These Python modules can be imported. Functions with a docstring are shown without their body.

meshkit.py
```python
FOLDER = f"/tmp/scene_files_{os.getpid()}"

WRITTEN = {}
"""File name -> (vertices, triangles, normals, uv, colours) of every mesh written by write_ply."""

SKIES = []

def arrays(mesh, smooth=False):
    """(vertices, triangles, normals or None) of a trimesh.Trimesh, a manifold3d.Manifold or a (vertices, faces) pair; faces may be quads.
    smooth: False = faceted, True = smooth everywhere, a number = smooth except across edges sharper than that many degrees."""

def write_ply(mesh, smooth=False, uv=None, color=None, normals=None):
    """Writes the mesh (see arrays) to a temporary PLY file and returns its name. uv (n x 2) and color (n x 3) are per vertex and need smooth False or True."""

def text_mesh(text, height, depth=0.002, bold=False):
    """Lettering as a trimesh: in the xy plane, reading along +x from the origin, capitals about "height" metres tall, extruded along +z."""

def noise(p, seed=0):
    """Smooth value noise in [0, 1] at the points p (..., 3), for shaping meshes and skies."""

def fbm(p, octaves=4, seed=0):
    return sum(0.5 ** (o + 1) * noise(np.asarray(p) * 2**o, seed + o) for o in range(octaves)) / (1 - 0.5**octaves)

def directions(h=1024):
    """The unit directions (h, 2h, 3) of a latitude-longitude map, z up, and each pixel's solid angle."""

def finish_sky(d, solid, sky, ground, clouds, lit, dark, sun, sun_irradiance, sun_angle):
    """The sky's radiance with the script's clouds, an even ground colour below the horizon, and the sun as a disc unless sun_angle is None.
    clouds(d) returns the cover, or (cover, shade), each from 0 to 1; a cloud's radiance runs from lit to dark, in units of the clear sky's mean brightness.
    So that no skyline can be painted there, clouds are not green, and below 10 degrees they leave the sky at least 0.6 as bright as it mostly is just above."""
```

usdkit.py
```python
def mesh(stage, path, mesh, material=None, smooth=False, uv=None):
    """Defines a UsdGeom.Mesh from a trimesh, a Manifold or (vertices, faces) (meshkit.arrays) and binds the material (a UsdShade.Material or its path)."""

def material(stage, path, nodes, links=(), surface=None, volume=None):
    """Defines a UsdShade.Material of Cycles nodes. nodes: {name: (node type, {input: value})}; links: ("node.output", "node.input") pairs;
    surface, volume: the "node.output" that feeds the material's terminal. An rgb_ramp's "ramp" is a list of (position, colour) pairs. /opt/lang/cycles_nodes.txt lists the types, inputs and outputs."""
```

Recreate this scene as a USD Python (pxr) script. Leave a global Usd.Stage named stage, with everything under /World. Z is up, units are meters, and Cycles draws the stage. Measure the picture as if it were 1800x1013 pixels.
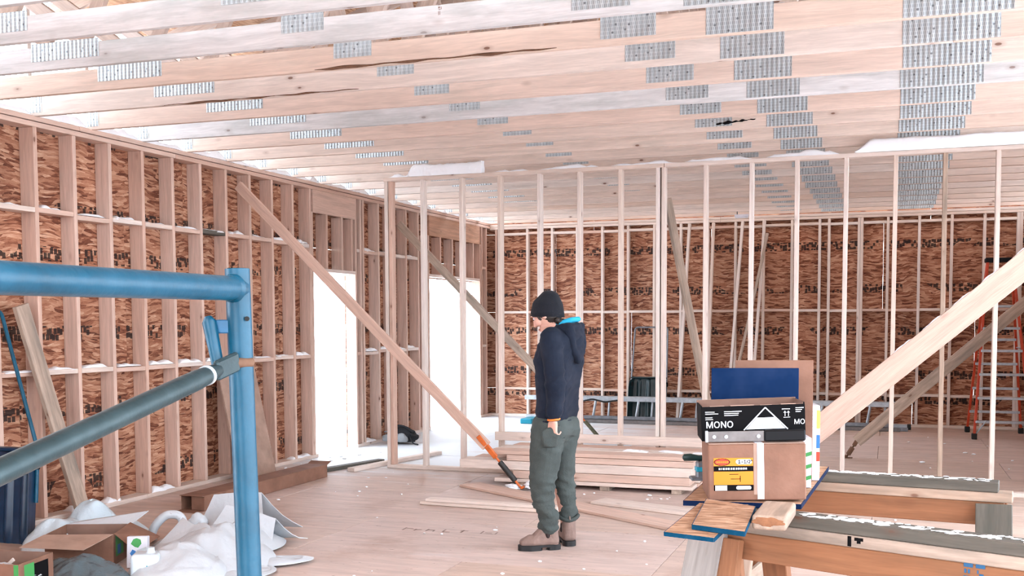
import math, random
import numpy as np
import trimesh, manifold3d as m3
import usdkit, meshkit
from pxr import Usd, UsdGeom, UsdLux, UsdShade, Gf, Sdf, Vt

EXPOSURE, SKY, SUN, SKY_COLOR = 1.46, 1.0, 0.25, (.85, .95, 1.07)
stage = Usd.Stage.CreateInMemory()
UsdGeom.SetStageUpAxis(stage, 'Z')
UsdGeom.SetStageMetersPerUnit(stage, 1.0)
UsdGeom.Xform.Define(stage, '/World')
UsdGeom.Scope.Define(stage, '/World/Looks')
RNG = random.Random(11)

# ---------------------------------------------------------------- camera, sky, exposure
EYE = np.array([0.0, 0.0, 1.5363])
YAW, PITCH, ROLL, FPX = -.3409, -.0597, -.0038, 1873.0
FWD = np.array([math.sin(YAW)*math.cos(PITCH), math.cos(YAW)*math.cos(PITCH), math.sin(PITCH)])
RIGHT = np.cross(FWD, [0, 0, 1]); RIGHT /= np.linalg.norm(RIGHT)
UP = np.cross(RIGHT, FWD)
RIGHT, UP = math.cos(ROLL)*RIGHT+math.sin(ROLL)*UP, math.cos(ROLL)*UP-math.sin(ROLL)*RIGHT
cam = UsdGeom.Camera.Define(stage, '/World/camera')
cam.CreateHorizontalApertureAttr(36.0)
cam.CreateVerticalApertureAttr(36.0*1013/1800)
cam.CreateFocalLengthAttr(FPX*36.0/1800)
cam.CreateVerticalApertureOffsetAttr(168.5*36.0/1800)     # the photograph is the upper part of a taller frame
cam.CreateFStopAttr(0.0)
cam.CreateClippingRangeAttr(Gf.Vec2f(0.05, 5000))
cam.CreateExposureAttr(EXPOSURE)
M = np.eye(4); M[:3, 0], M[:3, 1], M[:3, 2], M[:3, 3] = RIGHT, UP, -FWD, EYE
cam.AddTransformOp().Set(Gf.Matrix4d(*M.T.ravel().tolist()))

# overcast winter sky: even cloud, a little brighter overhead
dome = UsdLux.DomeLight.Define(stage, '/World/sky')
dome.CreateColorAttr(Gf.Vec3f(*SKY_COLOR)); dome.CreateIntensityAttr(SKY)
# weak sun behind thin cloud, from behind and to the right of the camera
sun = UsdLux.DistantLight.Define(stage, '/World/sun')
sun.CreateIntensityAttr(SUN); sun.CreateAngleAttr(25.0); sun.CreateColorAttr(Gf.Vec3f(1.0, .95, .88))
sun.AddRotateXYZOp().Set(Gf.Vec3f(52, 0, 28))

# ---------------------------------------------------------------- helpers
USED = {}
def numbered(parent, name):
    k = (parent, name); n = USED.get(k, 0); USED[k] = n+1
    return name if n == 0 else f'{name}_{n:03d}'

class Thing:
    def __init__(self, path, T):
        self.path, self.T = path, T
        self.inv = np.linalg.inv(T)
        self.prim = stage.GetPrimAtPath(path)
WORLD = None

def setdata(prim, label=None, cat=None, group=None, kind=None):
    for k, v in (('label', label), ('category', cat), ('group', group), ('kind', kind)):
        if v: prim.SetCustomDataByKey(k, v)

def trs(loc=(0, 0, 0), rz=0.0, ry=0.0, rx=0.0):
    T = trimesh.transformations.euler_matrix(rx, ry, rz, 'sxyz'); T[:3, 3] = loc
    return T

def thing(name, label=None, cat=None, loc=(0, 0, 0), rz=0.0, group=None, kind=None):
    p = '/World/'+numbered('/World', name)
    x = UsdGeom.Xform.Define(stage, p)
    T = trs(loc, rz)
    if np.abs(T-np.eye(4)).max() > 1e-9:
        x.AddTransformOp().Set(Gf.Matrix4d(*T.T.ravel().tolist()))
    setdata(x.GetPrim(), label, cat, group, kind)
    return Thing(p, T)

def part(parent, name, mesh, mat, M=None, smooth=False, label=None, kind=None, local=False):
    """One mesh prim. M: the frame (in world) its vertices are given in; without M the vertices are world points (or the parent's own, when local)."""
    pp = parent.path if parent is not None else '/World'
    p = pp+'/'+numbered(pp, name)
    inv = parent.inv if parent is not None else np.eye(4)
    if M is None:
        if not local and parent is not None and np.abs(inv-np.eye(4)).max() > 1e-9:
            v, f, _ = meshkit.arrays(mesh)
            v = v @ inv[:3, :3].T+inv[:3, 3]; mesh = (v, f)
        g = usdkit.mesh(stage, p, mesh, MATS[mat], smooth)
        T = parent.T if parent is not None else np.eye(4)
    else:
        g = usdkit.mesh(stage, p, mesh, MATS[mat], smooth)
        L = inv @ M
        if np.abs(L-np.eye(4)).max() > 1e-9:
            g.AddTransformOp().Set(Gf.Matrix4d(*L.T.ravel().tolist()))
        T = M
    setdata(g.GetPrim(), label, kind=kind)
    return Thing(p, T)

def solo(name, mesh, mat, label, cat, group=None, kind=None, M=None, smooth=False):
    t = part(None, name, mesh, mat, M, smooth)
    setdata(t.prim, label, cat, group, kind)
    return t

def frame(o, x, yhint):
    x = np.asarray(x, float); x = x/np.linalg.norm(x)
    z = np.cross(x, yhint); z /= np.linalg.norm(z); y = np.cross(z, x)
    T = np.eye(4); T[:3, 0], T[:3, 1], T[:3, 2], T[:3, 3] = x, y, z, o
    return T

def cbox(L, w, t, b=.003):
    """chamfered box, x in 0..L, y and z centred; each face a quad, edges bevelled"""
    b = min(b, .3*min(L, w, t))
    h = np.array([[0, L], [-w/2, w/2], [-t/2, t/2]])
    v, idx = [], {}
    for i in (0, 1):
        for j in (0, 1):
            for k in (0, 1):
                c = np.array([h[0, i], h[1, j], h[2, k]]); s = np.array([1-2*i, 1-2*j, 1-2*k])*b
                for a in range(3):
                    q = c+s; q[a] = c[a]; idx[(i, j, k, a)] = len(v); v.append(q)
    f = []
    for a in range(3):
        o = [x for x in range(3) if x != a]
        for sgn in (0, 1):
            cyc = []
            for (p, q) in ((0, 0), (1, 0), (1, 1), (0, 1)):
                key = [0, 0, 0]; key[a] = sgn; key[o[0]] = p; key[o[1]] = q
                cyc.append(idx[(*key, a)])
            f.append(cyc)
    for a in range(3):                                  # the twelve bevels: along axis a
        o = [x for x in range(3) if x != a]
        for p in (0, 1):
            for q in (0, 1):
                k0, k1 = [0, 0, 0], [0, 0, 0]
                k1[a] = 1
                for kk in (k0, k1): kk[o[0]] = p; kk[o[1]] = q
                f.append([idx[(*k0, o[0])], idx[(*k1, o[0])], idx[(*k1, o[1])], idx[(*k0, o[1])]])
    tri = []
    for q in f: tri += [[q[0], q[1], q[2]], [q[0], q[2], q[3]]]
    for i in (0, 1):
        for j in (0, 1):
            for k in (0, 1): tri.append([idx[(i, j, k, a)] for a in range(3)])
    v, tri = np.array(v), np.array(tri)
    c = v.mean(0)
    n = np.cross(v[tri[:, 1]]-v[tri[:, 0]], v[tri[:, 2]]-v[tri[:, 0]])
    flip = ((v[tri].mean(1)-c)*n).sum(1) < 0
    tri[flip] = tri[flip][:, ::-1]
    return (v, tri)

def stick(parent, name, A, B, w, t, wdir, mat, b=.003, label=None, bow=0.0):
    """a board from A to B (centre line); w across along wdir, t thick"""
    A, B = np.asarray(A, float), np.asarray(B, float)
    Lx = np.linalg.norm(B-A)
    if bow:
        n = 7
        ring = np.array([[-w/2+b, -t/2], [w/2-b, -t/2], [w/2, -t/2+b], [w/2, t/2-b], [w/2-b, t/2], [-w/2+b, t/2], [-w/2, t/2-b], [-w/2, -t/2+b]])
        xs = np.linspace(0, Lx, n); vs = []
        for x in xs:
            s = x/Lx; off = bow*4*s*(1-s)
            for y, z in ring: vs.append([x, y+off*.4, z+off])
        f = []
        for i in range(n-1):
            for j in range(8):
                a, c = i*8+j, i*8+(j+1) % 8
                f += [[a, c, c+8], [a, c+8, a+8]]
        for j in range(1, 7): f.append([0, j+1, j]); f.append([(n-1)*8, (n-1)*8+j, (n-1)*8+j+1])
        f = np.array(f)[:, ::-1]
        mesh = (np.array(vs), f)
        tm = trimesh.Trimesh(*mesh, process=False)
        if tm.volume < 0: mesh = (mesh[0], f[:, ::-1])
    else:
        mesh = cbox(Lx, w, t, b)
    return part(parent, name, mesh, mat, M=frame(A, B-A, wdir), label=label)

def sbox(parent, name, xr, yr, zr, mat, b=.003, label=None):
    """an axis-aligned board: grain along the longest side"""
    r = np.array([xr, yr, zr], float); c = r.mean(1); s = r[:, 1]-r[:, 0]
    o = np.argsort(-s, kind='stable'); ex, ey = np.eye(3)[o[0]], np.eye(3)[o[1]]
    A, B = c-ex*s[o[0]]/2, c+ex*s[o[0]]/2
    return stick(parent, name, A, B, s[o[1]], s[o[2]], ey, mat, b, label)

def tube(pts, r, n=14, closed_ends=True):
    """swept round bar along pts; r one radius or one per point"""
    p = np.asarray(pts, float); r = np.broadcast_to(np.asarray(r, float), (len(p),))
    t = np.gradient(p, axis=0); t /= np.linalg.norm(t, axis=1, keepdims=True)
    a = np.cross(t[0], [0, 0, 1.0]) if abs(t[0][2]) < .9 else np.cross(t[0], [1.0, 0, 0])
    a /= np.linalg.norm(a); ang = np.arange(n)*2*np.pi/n; vs = []
    for i in range(len(p)):
        a = a-t[i]*(a@t[i]); a /= np.linalg.norm(a); bb = np.cross(t[i], a)
        vs.append(p[i]+r[i]*(np.cos(ang)[:, None]*a+np.sin(ang)[:, None]*bb))
    f = []
    for i in range(len(p)-1):
        for j in range(n):
            q, w = i*n+j, i*n+(j+1) % n
            f += [[q, w, w+n], [q, w+n, q+n]]
    v = np.vstack(vs); k = len(v)
    v = np.vstack([v, p[0], p[-1]])
    for j in range(n):
        f.append([k, (j+1) % n, j]); f.append([k+1, (len(p)-1)*n+j, (len(p)-1)*n+(j+1) % n])
    m = trimesh.Trimesh(v, f, process=False)
    return m

def bend(pts, r=.05, n=6):
    """polyline with rounded corners"""
    p = [np.asarray(x, float) for x in pts]; out = [p[0]]
    for i in range(1, len(p)-1):
        a, b = p[i-1]-p[i], p[i+1]-p[i]
        rr = min(r, .45*np.linalg.norm(a), .45*np.linalg.norm(b))
        q0, q1 = p[i]+a/np.linalg.norm(a)*rr, p[i]+b/np.linalg.norm(b)*rr
        for s in np.linspace(0, 1, n): out.append((1-s)**2*q0+2*s*(1-s)*p[i]+s*s*q1)
    out.append(p[-1]); return np.array(out)

def join(*ms):
    vs, fs, n = [], [], 0
    for m in ms:
        v, f, _ = meshkit.arrays(m); vs.append(v); fs.append(f+n); n += len(v)
    return (np.vstack(vs), np.vstack(fs))

def xf(m, T):
    v, f, _ = meshkit.arrays(m)
    return (v @ T[:3, :3].T+T[:3, 3], f)

def box(x0, x1, y0, y1, z0, z1, b=.002):
    v, f = cbox(x1-x0, y1-y0, z1-z0, b)
    return (v+np.array([x0, (y0+y1)/2, (z0+z1)/2]), f)

def sheet(P, nu, nv, thick):
    """a grid surface P (nu x nv x 3) given thickness along its normals"""
    P = np.asarray(P, float).reshape(nu, nv, 3)
    du, dv = np.gradient(P, axis=0), np.gradient(P, axis=1)
    n = np.cross(du, dv); n /= np.linalg.norm(n, axis=2, keepdims=True)+1e-12
    top, bot = (P+n*thick/2).reshape(-1, 3), (P-n*thick/2).reshape(-1, 3)
    f = []; k = nu*nv
    for i in range(nu-1):
        for j in range(nv-1):
            a, b, c, d = i*nv+j, (i+1)*nv+j, (i+1)*nv+j+1, i*nv+j+1
            f += [[a, b, c], [a, c, d], [k+a, k+c, k+b], [k+a, k+d, k+c]]
    rim = [i*nv for i in range(nu)]+[(nu-1)*nv+j for j in range(1, nv)]+[i*nv+nv-1 for i in range(nu-2, -1, -1)]+[j for j in range(nv-2, 0, -1)]
    for a, b in zip(rim, rim[1:]+rim[:1]): f += [[a, k+a, k+b], [a, k+b, b]]
    return (np.vstack([top, bot]), np.array(f))

def lump(center, size, seed, sub=3, rough=.35, flat=True):
    """an irregular heap (snow, crumpled things)"""
    s = trimesh.creation.icosphere(sub)
    v = np.array(s.vertices); d = meshkit.fbm(v*2.2+seed*7.3, 3, seed)
    v = v*(1+rough*(d[:, None]-.5)*2)*np.asarray(size)/2
    if flat: v[:, 2] = np.maximum(v[:, 2], -size[2]*.25)
    return (v+np.asarray(center), np.array(s.faces))

def snow_strip(p0, p1, w, h, seed, n=16, wdir=(0, 1, 0)):
    """a ragged low ridge of snow lying along a ledge from p0 to p1 (points on the ledge's surface)"""
    p0, p1 = np.asarray(p0, float), np.asarray(p1, float); wd = np.asarray(wdir, float)
    vs, f = [], []; m = 7
    for i in range(n):
        s = i/(n-1); c = p0+(p1-p0)*s
        e = min(1, 6*s, 6*(1-s)); hh = h*e*(.35+1.1*meshkit.noise(np.array([s*n*.55, seed*3.1, 0]), seed))
        ww = w*(.55+.55*meshkit.noise(np.array([s*n*.4, seed*1.7, 9]), seed+4))
        for j in range(m):
            a = math.pi*j/(m-1)
            vs.append(c+wd*(math.cos(a)*ww/2)+np.array([0, 0, hh*math.sin(a)**.7 if 0 < j < m-1 else -.001]))
    for i in range(n-1):
        for j in range(m-1):
            a = i*m+j; f += [[a, a+1, a+m+1], [a, a+m+1, a+m]]
        f += [[i*m, i*m+m, i*m+2*m-1], [i*m, i*m+2*m-1, i*m+m-1]]
    return (np.array(vs), np.array(f))

def text(s, h, depth=.0006, bold=True):
    return meshkit.text_mesh(s, h, depth, bold)

# ---------------------------------------------------------------- materials
MATS = {}
def mat(name, nodes, links=(), surface='p.BSDF', volume=None):
    MATS[name] = usdkit.material(stage, '/World/Looks/'+name, nodes, links, surface, volume)

def plain(name, col, rough=.6, metal=0.0, bump=0.0, bscale=60, spec=.4, vary=0.0, **kw):
    n = {'p': ('principled_bsdf', {'base_color': col, 'roughness': rough, 'metallic': metal, 'specular_ior_level': spec, **kw})}
    l = []
    if vary:
        n |= {'tc': ('texture_coordinate', {}), 'nz': ('noise_texture', {'scale': vary, 'detail': 4.0, 'roughness': .6}),
              'rp': ('rgb_ramp', {'ramp': [(.25, tuple(c*.72 for c in col)), (.5, col), (.75, tuple(min(1, c*1.18+.01) for c in col))]})}
        l += [('tc.object', 'nz.vector'), ('nz.fac', 'rp.fac'), ('rp.color', 'p.base_color')]
    if bump:
        n |= {'tc2': ('texture_coordinate', {}), 'nb': ('noise_texture', {'scale': bscale, 'detail': 3.0}), 'b': ('bump', {'strength': bump, 'distance': .01})}
        l += [('tc2.object', 'nb.vector'), ('nb.fac', 'b.height'), ('b.normal', 'p.normal')]
    mat(name, n, l)

def wood(name, tones, streak=.5, knots=.5, stain=0.0, stain_col=(.30, .31, .29), rough=.72, sx=.55, sy=9.0):
    """sawn lumber, grain along the piece's own x. tones: colours from one piece to the next; stain: grey or green weathering"""
    n = {
        'tc': ('texture_coordinate', {}), 'oi': ('object_info', {}),
        'rw': ('white_noise_texture', {'dimensions': '1D'}),
        'ofs': ('vector_math', {'math_type': 'scale', 'scale': 37.0}),
        'add': ('vector_math', {'math_type': 'add'}),
        'mp': ('mapping', {'scale': (sx, sy, sy)}),
        'warp': ('noise_texture', {'scale': 1.6, 'detail': 2.0}),
        'wv': ('vector_math', {'math_type': 'multiply_add', 'vector2': (.05, .05, .05)}),
        'gr': ('noise_texture', {'scale': 3.2, 'detail': 6.0, 'roughness': .62, 'distortion': .35}),
        'fine': ('noise_texture', {'scale': 14.0, 'detail': 3.0, 'roughness': .6}),
        'tone': ('rgb_ramp', {'ramp': [(i/(max(1, len(tones)-1)), c) for i, c in enumerate(tones)]}),
        'grr': ('map_range', {'from_min': .3, 'from_max': .72, 'to_min': 1.0-.42*streak, 'to_max': 1.0+.10*streak, 'clamp': True}),
        'fnr': ('map_range', {'from_min': .3, 'from_max': .7, 'to_min': .92, 'to_max': 1.05, 'clamp': True}),
        'm1': ('mix_color', {'blend_type': 'multiply', 'fac': 1.0}),
        'm2': ('mix_color', {'blend_type': 'multiply', 'fac': 1.0}),
        # knots: rare dark spots drawn out a little along the grain
        'kmp': ('mapping', {'scale': (2.2, 5.0, 5.0)}),
        'kv': ('voronoi_texture', {'scale': 1.3, 'randomness': 1.0}),
        'kr': ('map_range', {'from_min': .045, 'from_max': .075, 'to_min': 1.0, 'to_max': 0.0, 'clamp': True}),
        'kh': ('map_range', {'from_min': .07, 'from_max': .15, 'to_min': .30, 'to_max': 0.0, 'clamp': True}),
        'kmax': ('math', {'math_type': 'maximum'}),
        'ks': ('math', {'math_type': 'multiply', 'value2': knots}),
        'm3': ('mix_color', {'b': (.13, .045, .022)}),
        'p': ('principled_bsdf', {'roughness': rough, 'specular_ior_level': .25}),
        'b': ('bump', {'strength': .25, 'distance': .004}),
    }
    l = [('oi.random', 'rw.w'), ('rw.color', 'ofs.vector1'), ('tc.object', 'add.vector1'), ('ofs.vector', 'add.vector2'),
         ('add.vector', 'warp.vector'), ('warp.color', 'wv.vector1'), ('add.vector', 'wv.vector3'),
         ('wv.vector', 'mp.vector'), ('mp.vector', 'gr.vector'), ('mp.vector', 'fine.vector'),
         ('oi.random', 'tone.fac'), ('gr.fac', 'grr.value'), ('fine.fac', 'fnr.value'),
         ('tone.color', 'm1.a'), ('grr.result', 'm1.b'), ('m1.result', 'm2.a'), ('fnr.result', 'm2.b'),
         ('add.vector', 'kmp.vector'), ('kmp.vector', 'kv.vector'), ('kv.distance', 'kr.value'), ('kv.distance', 'kh.value'),
         ('kr.result', 'kmax.value1'), ('kh.result', 'kmax.value2'), ('kmax.value', 'ks.value1'),
         ('m2.result', 'm3.a'), ('ks.value', 'm3.fac'), ('gr.fac', 'b.height'), ('b.normal', 'p.normal')]
    last = 'm3.result'
    if stain:
        n |= {'smp': ('mapping', {'scale': (1.0, 5.0, 5.0)}), 'sn': ('noise_texture', {'scale': 1.4, 'detail': 5.0, 'roughness': .65}),
              'sr': ('map_range', {'from_min': .62-.35*stain, 'from_max': .82-.3*stain, 'to_min': 0.0, 'to_max': min(1, .5+.5*stain), 'clamp': True}),
              'm4': ('mix_color', {'b': stain_col})}
        l += [('add.vector', 'smp.vector'), ('smp.vector', 'sn.vector'), ('sn.fac', 'sr.value'), ('m3.result', 'm4.a'), ('sr.result', 'm4.fac')]
        last = 'm4.result'
    l.append((last, 'p.base_color'))
    mat(name, n, l)

PALE = [(.72, .54, .43), (.74, .60, .50), (.70, .49, .375), (.72, .57, .47)]
wood('pine_stud', [(.66, .45, .36), (.69, .49, .40), (.64, .42, .33), (.70, .51, .42)], knots=.75, streak=.55)
wood('pine_pale', [(.77, .65, .58), (.74, .60, .52), (.77, .67, .61), (.73, .58, .49)], knots=.7, streak=.5)
wood('pine_chord', [(.75, .63, .56), (.73, .56, .46), (.75, .66, .60), (.74, .57, .48), (.76, .63, .55)], knots=.85, streak=.5, stain=.16, stain_col=(.44, .40, .34))
wood('pine_chord_grey', [(.72, .70, .69), (.74, .73, .73), (.68, .66, .65)], knots=.7, streak=.6, stain=.42, stain_col=(.40, .42, .41))
wood('pine_weathered', [(.16, .14, .115), (.13, .118, .10)], knots=.8, streak=1.1, stain=.6, stain_col=(.07, .07, .058))
wood('pine_dirty', [(.50, .36, .27), (.52, .40, .32)], knots=.8, streak=.9, stain=.45, stain_col=(.17, .145, .12))
wood('pine_grey_pale', [(.36, .335, .315), (.33, .29, .265)], knots=.9, streak=.8, stain=.35, stain_col=(.16, .14, .125))
wood('pine_brown', [(.33, .145, .070), (.30, .13, .065)], knots=.8, streak=.8, stain=.25, stain_col=(.19, .09, .045))
wood('pine_header', [(.56, .32, .22), (.52, .29, .19)], knots=.9, streak=.9, stain=.3, stain_col=(.36, .19, .10))
wood('spruce_web', [(.52, .40, .34), (.48, .35, .28), (.58, .47, .42)], knots=.6)

def osb(name, ramp, stamps=True, bumpk=.5, coarse=1.0):
    """oriented strand board in the panel's own x-y plane: long flakes lying at many angles, dark gaps, black ink stamps in rows"""
    n = {'tc': ('texture_coordinate', {}), 'oi': ('object_info', {}), 'rw': ('white_noise_texture', {'dimensions': '1D'}),
         'ofs': ('vector_math', {'math_type': 'scale', 'scale': 23.0}), 'add': ('vector_math', {'math_type': 'add'}),
         'wn': ('noise_texture', {'scale': 2.6/coarse, 'detail': 1.0}), 'wc': ('vector_math', {'math_type': 'multiply_add', 'vector2': (.15*coarse, .15*coarse, 0)}),
         'p': ('principled_bsdf', {'roughness': .7, 'specular_ior_level': .25}), 'b': ('bump', {'strength': bumpk, 'distance': .006})}
    l = [('oi.random', 'rw.w'), ('rw.color', 'ofs.vector1'), ('tc.object', 'add.vector1'), ('ofs.vector', 'add.vector2'),
         ('add.vector', 'wn.vector'), ('wn.color', 'wc.vector1'), ('add.vector', 'wc.vector3')]
    for i, (ang, sx, sy) in enumerate(((.10, 8.5, 50), (-.75, 9.5, 54), (.80, 9.5, 50))):
        n |= {f'mp{i}': ('mapping', {'rotation': (0, 0, ang), 'scale': (sx/coarse, sy/coarse, 1.0)}),
              f'v{i}': ('voronoi_texture', {'scale': 1.0, 'dimensions': '2D'}),
              f'bw{i}': ('separate_color', {})}
        l += [('wc.vector', f'mp{i}.vector'), (f'mp{i}.vector', f'v{i}.vector'), (f'v{i}.color', f'bw{i}.color')]
    # each spot shows the flake that lies uppermost: pick by a second random channel
    n |= {'g1': ('math', {'math_type': 'greater_than'}), 'x1': ('mix_float', {}), 'h1': ('math', {'math_type': 'maximum'}),
          'g2': ('math', {'math_type': 'greater_than'}), 'x2': ('mix_float', {}), 'h2': ('math', {'math_type': 'maximum'}),
          'fine': ('noise_texture', {'scale': 3.0, 'detail': 5.0, 'roughness': .7}), 'fm': ('mapping', {'scale': (6, 30, 1)}),
          'sum': ('math', {'math_type': 'multiply_add', 'value2': .75}), 'f2': ('math', {'math_type': 'multiply_add', 'value2': .62, 'value3': -.20}),
          'ramp': ('rgb_ramp', {'ramp': ramp}),
          'big': ('noise_texture', {'scale': 1.1, 'detail': 2.0}), 'bigr': ('map_range', {'from_min': .3, 'from_max': .7, 'to_min': .82, 'to_max': 1.12}),
          'mm': ('mix_color', {'blend_type': 'multiply', 'fac': 1.0})}
    l += [('bw1.g', 'g1.value1'), ('bw0.g', 'g1.value2'), ('g1.value', 'x1.fac'), ('bw0.r', 'x1.a'), ('bw1.r', 'x1.b'), ('bw0.g', 'h1.value1'), ('bw1.g', 'h1.value2'),
          ('bw2.g', 'g2.value1'), ('h1.value', 'g2.value2'), ('g2.value', 'x2.fac'), ('x1.result', 'x2.a'), ('bw2.r', 'x2.b'), ('bw2.g', 'h2.value1'), ('h1.value', 'h2.value2'),
          ('wc.vector', 'fm.vector'), ('fm.vector', 'fine.vector'), ('x2.result', 'f2.value1'), ('fine.fac', 'sum.value1'), ('f2.value', 'sum.value3'), ('sum.value', 'ramp.fac'),
          ('add.vector', 'big.vector'), ('big.fac', 'bigr.value'), ('ramp.color', 'mm.a'), ('bigr.result', 'mm.b'), ('sum.value', 'b.height'), ('b.normal', 'p.normal')]
    last = 'mm.result'
    if stamps:
        # two printed lines of small block characters, .32 m either side of the middle of the sheet, broken into groups
        n |= {'sx': ('separate_xyz', {}), 'ab': ('math', {'math_type': 'absolute'}), 'dd': ('math', {'math_type': 'subtract', 'value2': .31}), 'ad': ('math', {'math_type': 'absolute'}),
              'band': ('math', {'math_type': 'less_than', 'value2': .058}),
              'cm': ('mapping', {'scale': (27, 19, 0)}), 'cv': ('voronoi_texture', {'scale': 1.0, 'dimensions': '2D', 'metric': 'chebychev', 'randomness': .55}), 'ck': ('separate_color', {}),
              'cg': ('math', {'math_type': 'greater_than', 'value2': .30}), 'cd': ('math', {'math_type': 'less_than', 'value2': .44}),
              'gm': ('mapping', {'scale': (2.1, 2.2, 0)}), 'gn': ('noise_texture', {'scale': 1.0, 'detail': 1.0}), 'gg': ('math', {'math_type': 'greater_than', 'value2': .44}),
              'a1': ('math', {'math_type': 'multiply'}), 'a2': ('math', {'math_type': 'multiply'}), 'a3': ('math', {'math_type': 'multiply'}), 'a4': ('math', {'math_type': 'multiply', 'value2': .9}),
              'ink': ('mix_color', {'b': (.012, .009, .009)})}
        l += [('tc.object', 'sx.vector'), ('sx.y', 'ab.value1'), ('ab.value', 'dd.value1'), ('dd.value', 'ad.value1'), ('ad.value', 'band.value1'),
              ('add.vector', 'cm.vector'), ('cm.vector', 'cv.vector'), ('cv.color', 'ck.color'), ('ck.r', 'cg.value1'), ('cv.distance', 'cd.value1'),
              ('add.vector', 'gm.vector'), ('gm.vector', 'gn.vector'), ('gn.fac', 'gg.value1'),
              ('band.value', 'a1.value1'), ('gg.value', 'a1.value2'), ('a1.value', 'a2.value1'), ('cg.value', 'a2.value2'), ('a2.value', 'a3.value1'), ('cd.value', 'a3.value2'),
              ('a3.value', 'a4.value1'), ('mm.result', 'ink.a'), ('a4.value', 'ink.fac')]
        last = 'ink.result'
    l.append((last, 'p.base_color'))
    mat(name, n, l)

osb('osb_wall', [(.05, (.060, .014, .008)), (.24, (.17, .055, .028)), (.42, (.33, .135, .075)), (.62, (.44, .215, .130)), (.80, (.55, .31, .20)), (.97, (.74, .52, .38))])
osb('osb_scrap', [(.1, (.20, .095, .05)), (.4, (.40, .22, .13)), (.7, (.55, .34, .22)), (.95, (.66, .47, .34))], stamps=False, coarse=.5)
osb('osb_roof', [(.05, (.20, .09, .045)), (.4, (.42, .22, .12)), (.7, (.55, .32, .19)), (.95, (.68, .45, .29))], stamps=False)

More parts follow.
